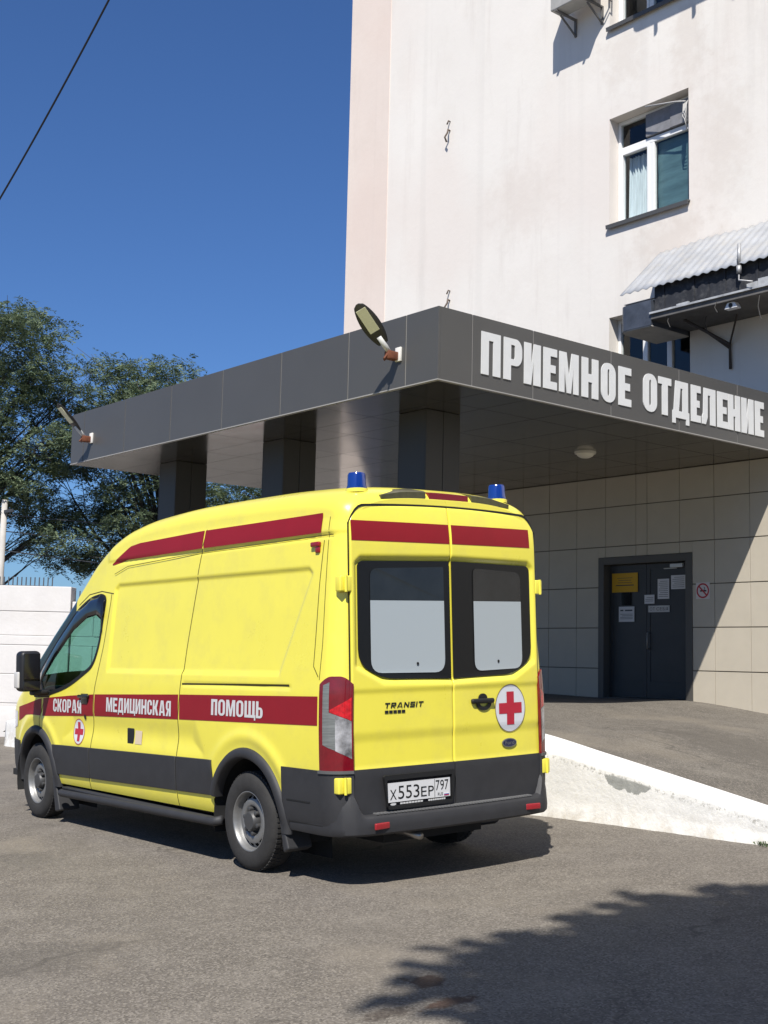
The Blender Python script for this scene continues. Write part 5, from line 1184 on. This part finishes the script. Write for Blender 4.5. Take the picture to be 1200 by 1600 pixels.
def tree(base, clumps, label, trunk_top, seed, leaf=(.088, .037), per=540, mat=LEAF, flat=.42, r0=.16, group='trees beyond the block wall'):
    rg = np.random.default_rng(seed); r = empty('locust_tree', base); tag(r, label, 'tree', group); bz = Vector(base)
    mb = MB(); tt = Vector(trunk_top) - bz; bend = Vector((rg.uniform(-.2, .2), rg.uniform(-.2, .2), 0))
    tr = [Vector((0, 0, 0)).lerp(tt, t) + bend * math.sin(t * 3) for t in np.linspace(0, 1, 8)]
    mb.tube(tr, [r0 * (1 - .65 * t) for t in np.linspace(0, 1, 8)], 9); mb.build('trunk', BARK, r, smooth=True)
    mb = MB(); cs = [Vector(c[:3]) - bz for c in clumps]
    for ci, c in enumerate(cs):
        if ci % 3 or c.z < .55 * tt.z: continue
        t = float(np.clip((c.z / max(.1, tt.z)) * .62 - .05 + rg.uniform(-.1, .05), .25, 1)); k = t * 7; i = min(6, int(k)); st = tr[i].lerp(tr[i + 1], k - i); mid = st.lerp(c, .55) + Vector((rg.uniform(-.2, .2), rg.uniform(-.2, .2), rg.uniform(.0, .35)))
        L_ = (c - st).length; mb.tube([st, st.lerp(mid, .5) + Vector((0, 0, .06)), mid, mid.lerp(c, .6) + Vector((0, 0, .05)), c], [.016 + .010 * L_, .013 + .008 * L_, .012 + .005 * L_, .011, .006], 6)
        for _ in range(4):
            e = c + Vector((rg.normal(0, .4), rg.normal(0, .4), rg.normal(0, .2))); s_ = mid.lerp(c, rg.uniform(.2, .9)); mb.tube([s_, s_.lerp(e, .5) + Vector((0, 0, .05)), e], [.011, .008, .004], 5)
    mb.build('limb', BARK, r, smooth=True)
    Vs = []
    for c, cc in zip(cs, clumps):
        rad = cc[3]; n = int(per * (rad / .6) ** 2)
        # small sprays: each spray a short drooping stem with leaflets to both sides
        ns = max(4, n // 14)
        u = rg.normal(0, 1, (ns, 3)); u /= np.linalg.norm(u, axis=1)[:, None]; rr = rad * rg.uniform(.25, 1.08, (ns, 1)) ** .6
        sp_ = np.array(c) + u * rr * np.array([1, 1, flat]); 
        az = rg.uniform(0, 2 * math.pi, ns); dr = np.stack([np.cos(az), np.sin(az), rg.uniform(-.75, .25, ns)], 1); dr /= np.linalg.norm(dr, axis=1)[:, None]
        sd_ = np.cross(dr, np.array([0, 0, 1.]) + rg.normal(0, .35, (ns, 3))); sd_ /= np.linalg.norm(sd_, axis=1)[:, None]
        for k in range(14):
            f = (k // 2) / 6.; sgn = 1 if k % 2 else -1
            p = sp_ + dr * (f * leaf[0] * 2.6) + np.array([0, 0, -1.]) * (f * f * .05); d_ = sd_ * sgn * .9 + dr * .45 + rg.normal(0, .18, (ns, 3)); d_ /= np.linalg.norm(d_, axis=1)[:, None]
            q_ = dr + rg.normal(0, .2, (ns, 3)); q_ /= np.linalg.norm(q_, axis=1)[:, None]; l = leaf[0] * rg.uniform(.7, 1.2, (ns, 1)); w_ = leaf[1] * rg.uniform(.8, 1.2, (ns, 1))
            Vs.append(np.stack([p, p + d_ * l * .5 + q_ * w_ * .5, p + d_ * l, p + d_ * l * .5 - q_ * w_ * .5], 1).reshape(-1, 3))
    V = np.concatenate(Vs); mesh_quads('crown', V, np.arange(len(V)).reshape(-1, 4), mat, r, False); return r
def crown(spec, d0, seed, rs=(.42, .75), jit=1.6):
    """clump centres filling several ellipses given as direction (u,v px) half-widths; placed at true distance d0 +- jit"""
    rg = random.Random(seed); out = []
    for (u, v, hu, hv, n) in spec:
        for _ in range(n):
            while True:
                a, b_ = rg.uniform(-1, 1), rg.uniform(-1, 1)
                if a * a + b_ * b_ < 1: break
            d = d0 + rg.uniform(-jit, jit); p = pix(u + a * hu, v + b_ * hv, d); out.append((p.x, p.y, p.z, rg.uniform(*rs)))
    return out
TD = 27.5
tree((21.4, -3.7, -.4), crown([(5, 500, 55, 34, 13), (20, 540, 70, 55, 16), (-10, 620, 95, 70, 22), (70, 610, 55, 40, 9), (40, 700, 110, 70, 26), (110, 660, 50, 40, 8), (-30, 760, 80, 60, 14), (60, 790, 75, 50, 15), (70, 850, 45, 22, 7), (30, 650, 80, 60, 10)], TD, 1), 'feathery green tree at the left edge, tallest of those beyond the wall', (20.6, -4.3, 7.0), 21)
tree((18.9, -9.0, -.4), crown([(165, 575, 18, 22, 3), (195, 600, 45, 34, 9), (262, 588, 36, 18, 6), (225, 630, 50, 30, 7), (170, 680, 60, 55, 14), (215, 760, 60, 60, 18), (150, 800, 60, 45, 13), (235, 690, 40, 50, 9), (125, 880, 40, 22, 8), (190, 830, 60, 40, 10), (100, 740, 40, 40, 7)], TD + 1, 2), 'feathery green tree rising behind the far end of the canopy', (18.4, -8.6, 6.2), 22)
tree((19.0, -12.6, -.4), crown([(375, 770, 55, 30, 16), (320, 800, 50, 30, 8), (440, 780, 40, 30, 8), (390, 830, 80, 30, 12)], TD + 2.5, 3), 'dark green tree seen in the gap between the canopy columns', (18.8, -12.4, 4.5), 23, mat=LEAF2)
# big tree behind the photographer: its crown throws the shade over the foreground at lower right
def near_tree():
    rg = random.Random(9); cl = []
    while len(cl) < 420:
        a, b_, c = rg.uniform(-1, 1), rg.uniform(-1, 1), rg.uniform(-1, 1)
        if len(cl) > 300: a = rg.uniform(.86, 1.0); b_ = rg.uniform(-.95, .95)
        if a ** 6 + b_ ** 6 + abs(c) ** 3 < 1.5: cl.append((-12.80 + a * 3.3 + .66 * b_, 3.6 + b_ * 4.4, 9.0 + c * 1.9, rg.uniform(.6, .95)))
    return cl
tree((-12.2, 4.6, .0), near_tree(), 'broad leafy tree standing behind the photographer, shading the foreground', (-11.4, 4.0, 8.6), 31, leaf=(.34, .26), per=330, flat=.6, r0=.28, group=None)
# weeds at the foot of the ramp wall
WEED = M('weed_green', (.06, .10, .03), .8)
mb = MB(); rg = random.Random(4)
for k in range(46):
    a = rg.uniform(0, 6.28); l = rg.uniform(.015, .045); w_ = .003; p = Vector((rg.gauss(0, .04), rg.gauss(0, .025), 0)); t = p + Vector((math.cos(a) * l * .6, math.sin(a) * l * .6 + .02, l)); s_ = Vector((-math.sin(a), math.cos(a), 0)) * w_
    mid = p.lerp(t, .5) + Vector((0, 0, .015)); mb.add([p - s_, p + s_, mid + s_, t, mid - s_], [(0, 1, 2, 3, 4)])
o = mb.build('weed', WEED); o.location = (-1.93, -2.46, float(ground_z(-1.9, -2.46))); tag(o, 'small green weed tuft growing at the foot of the white ramp wall', 'plant')
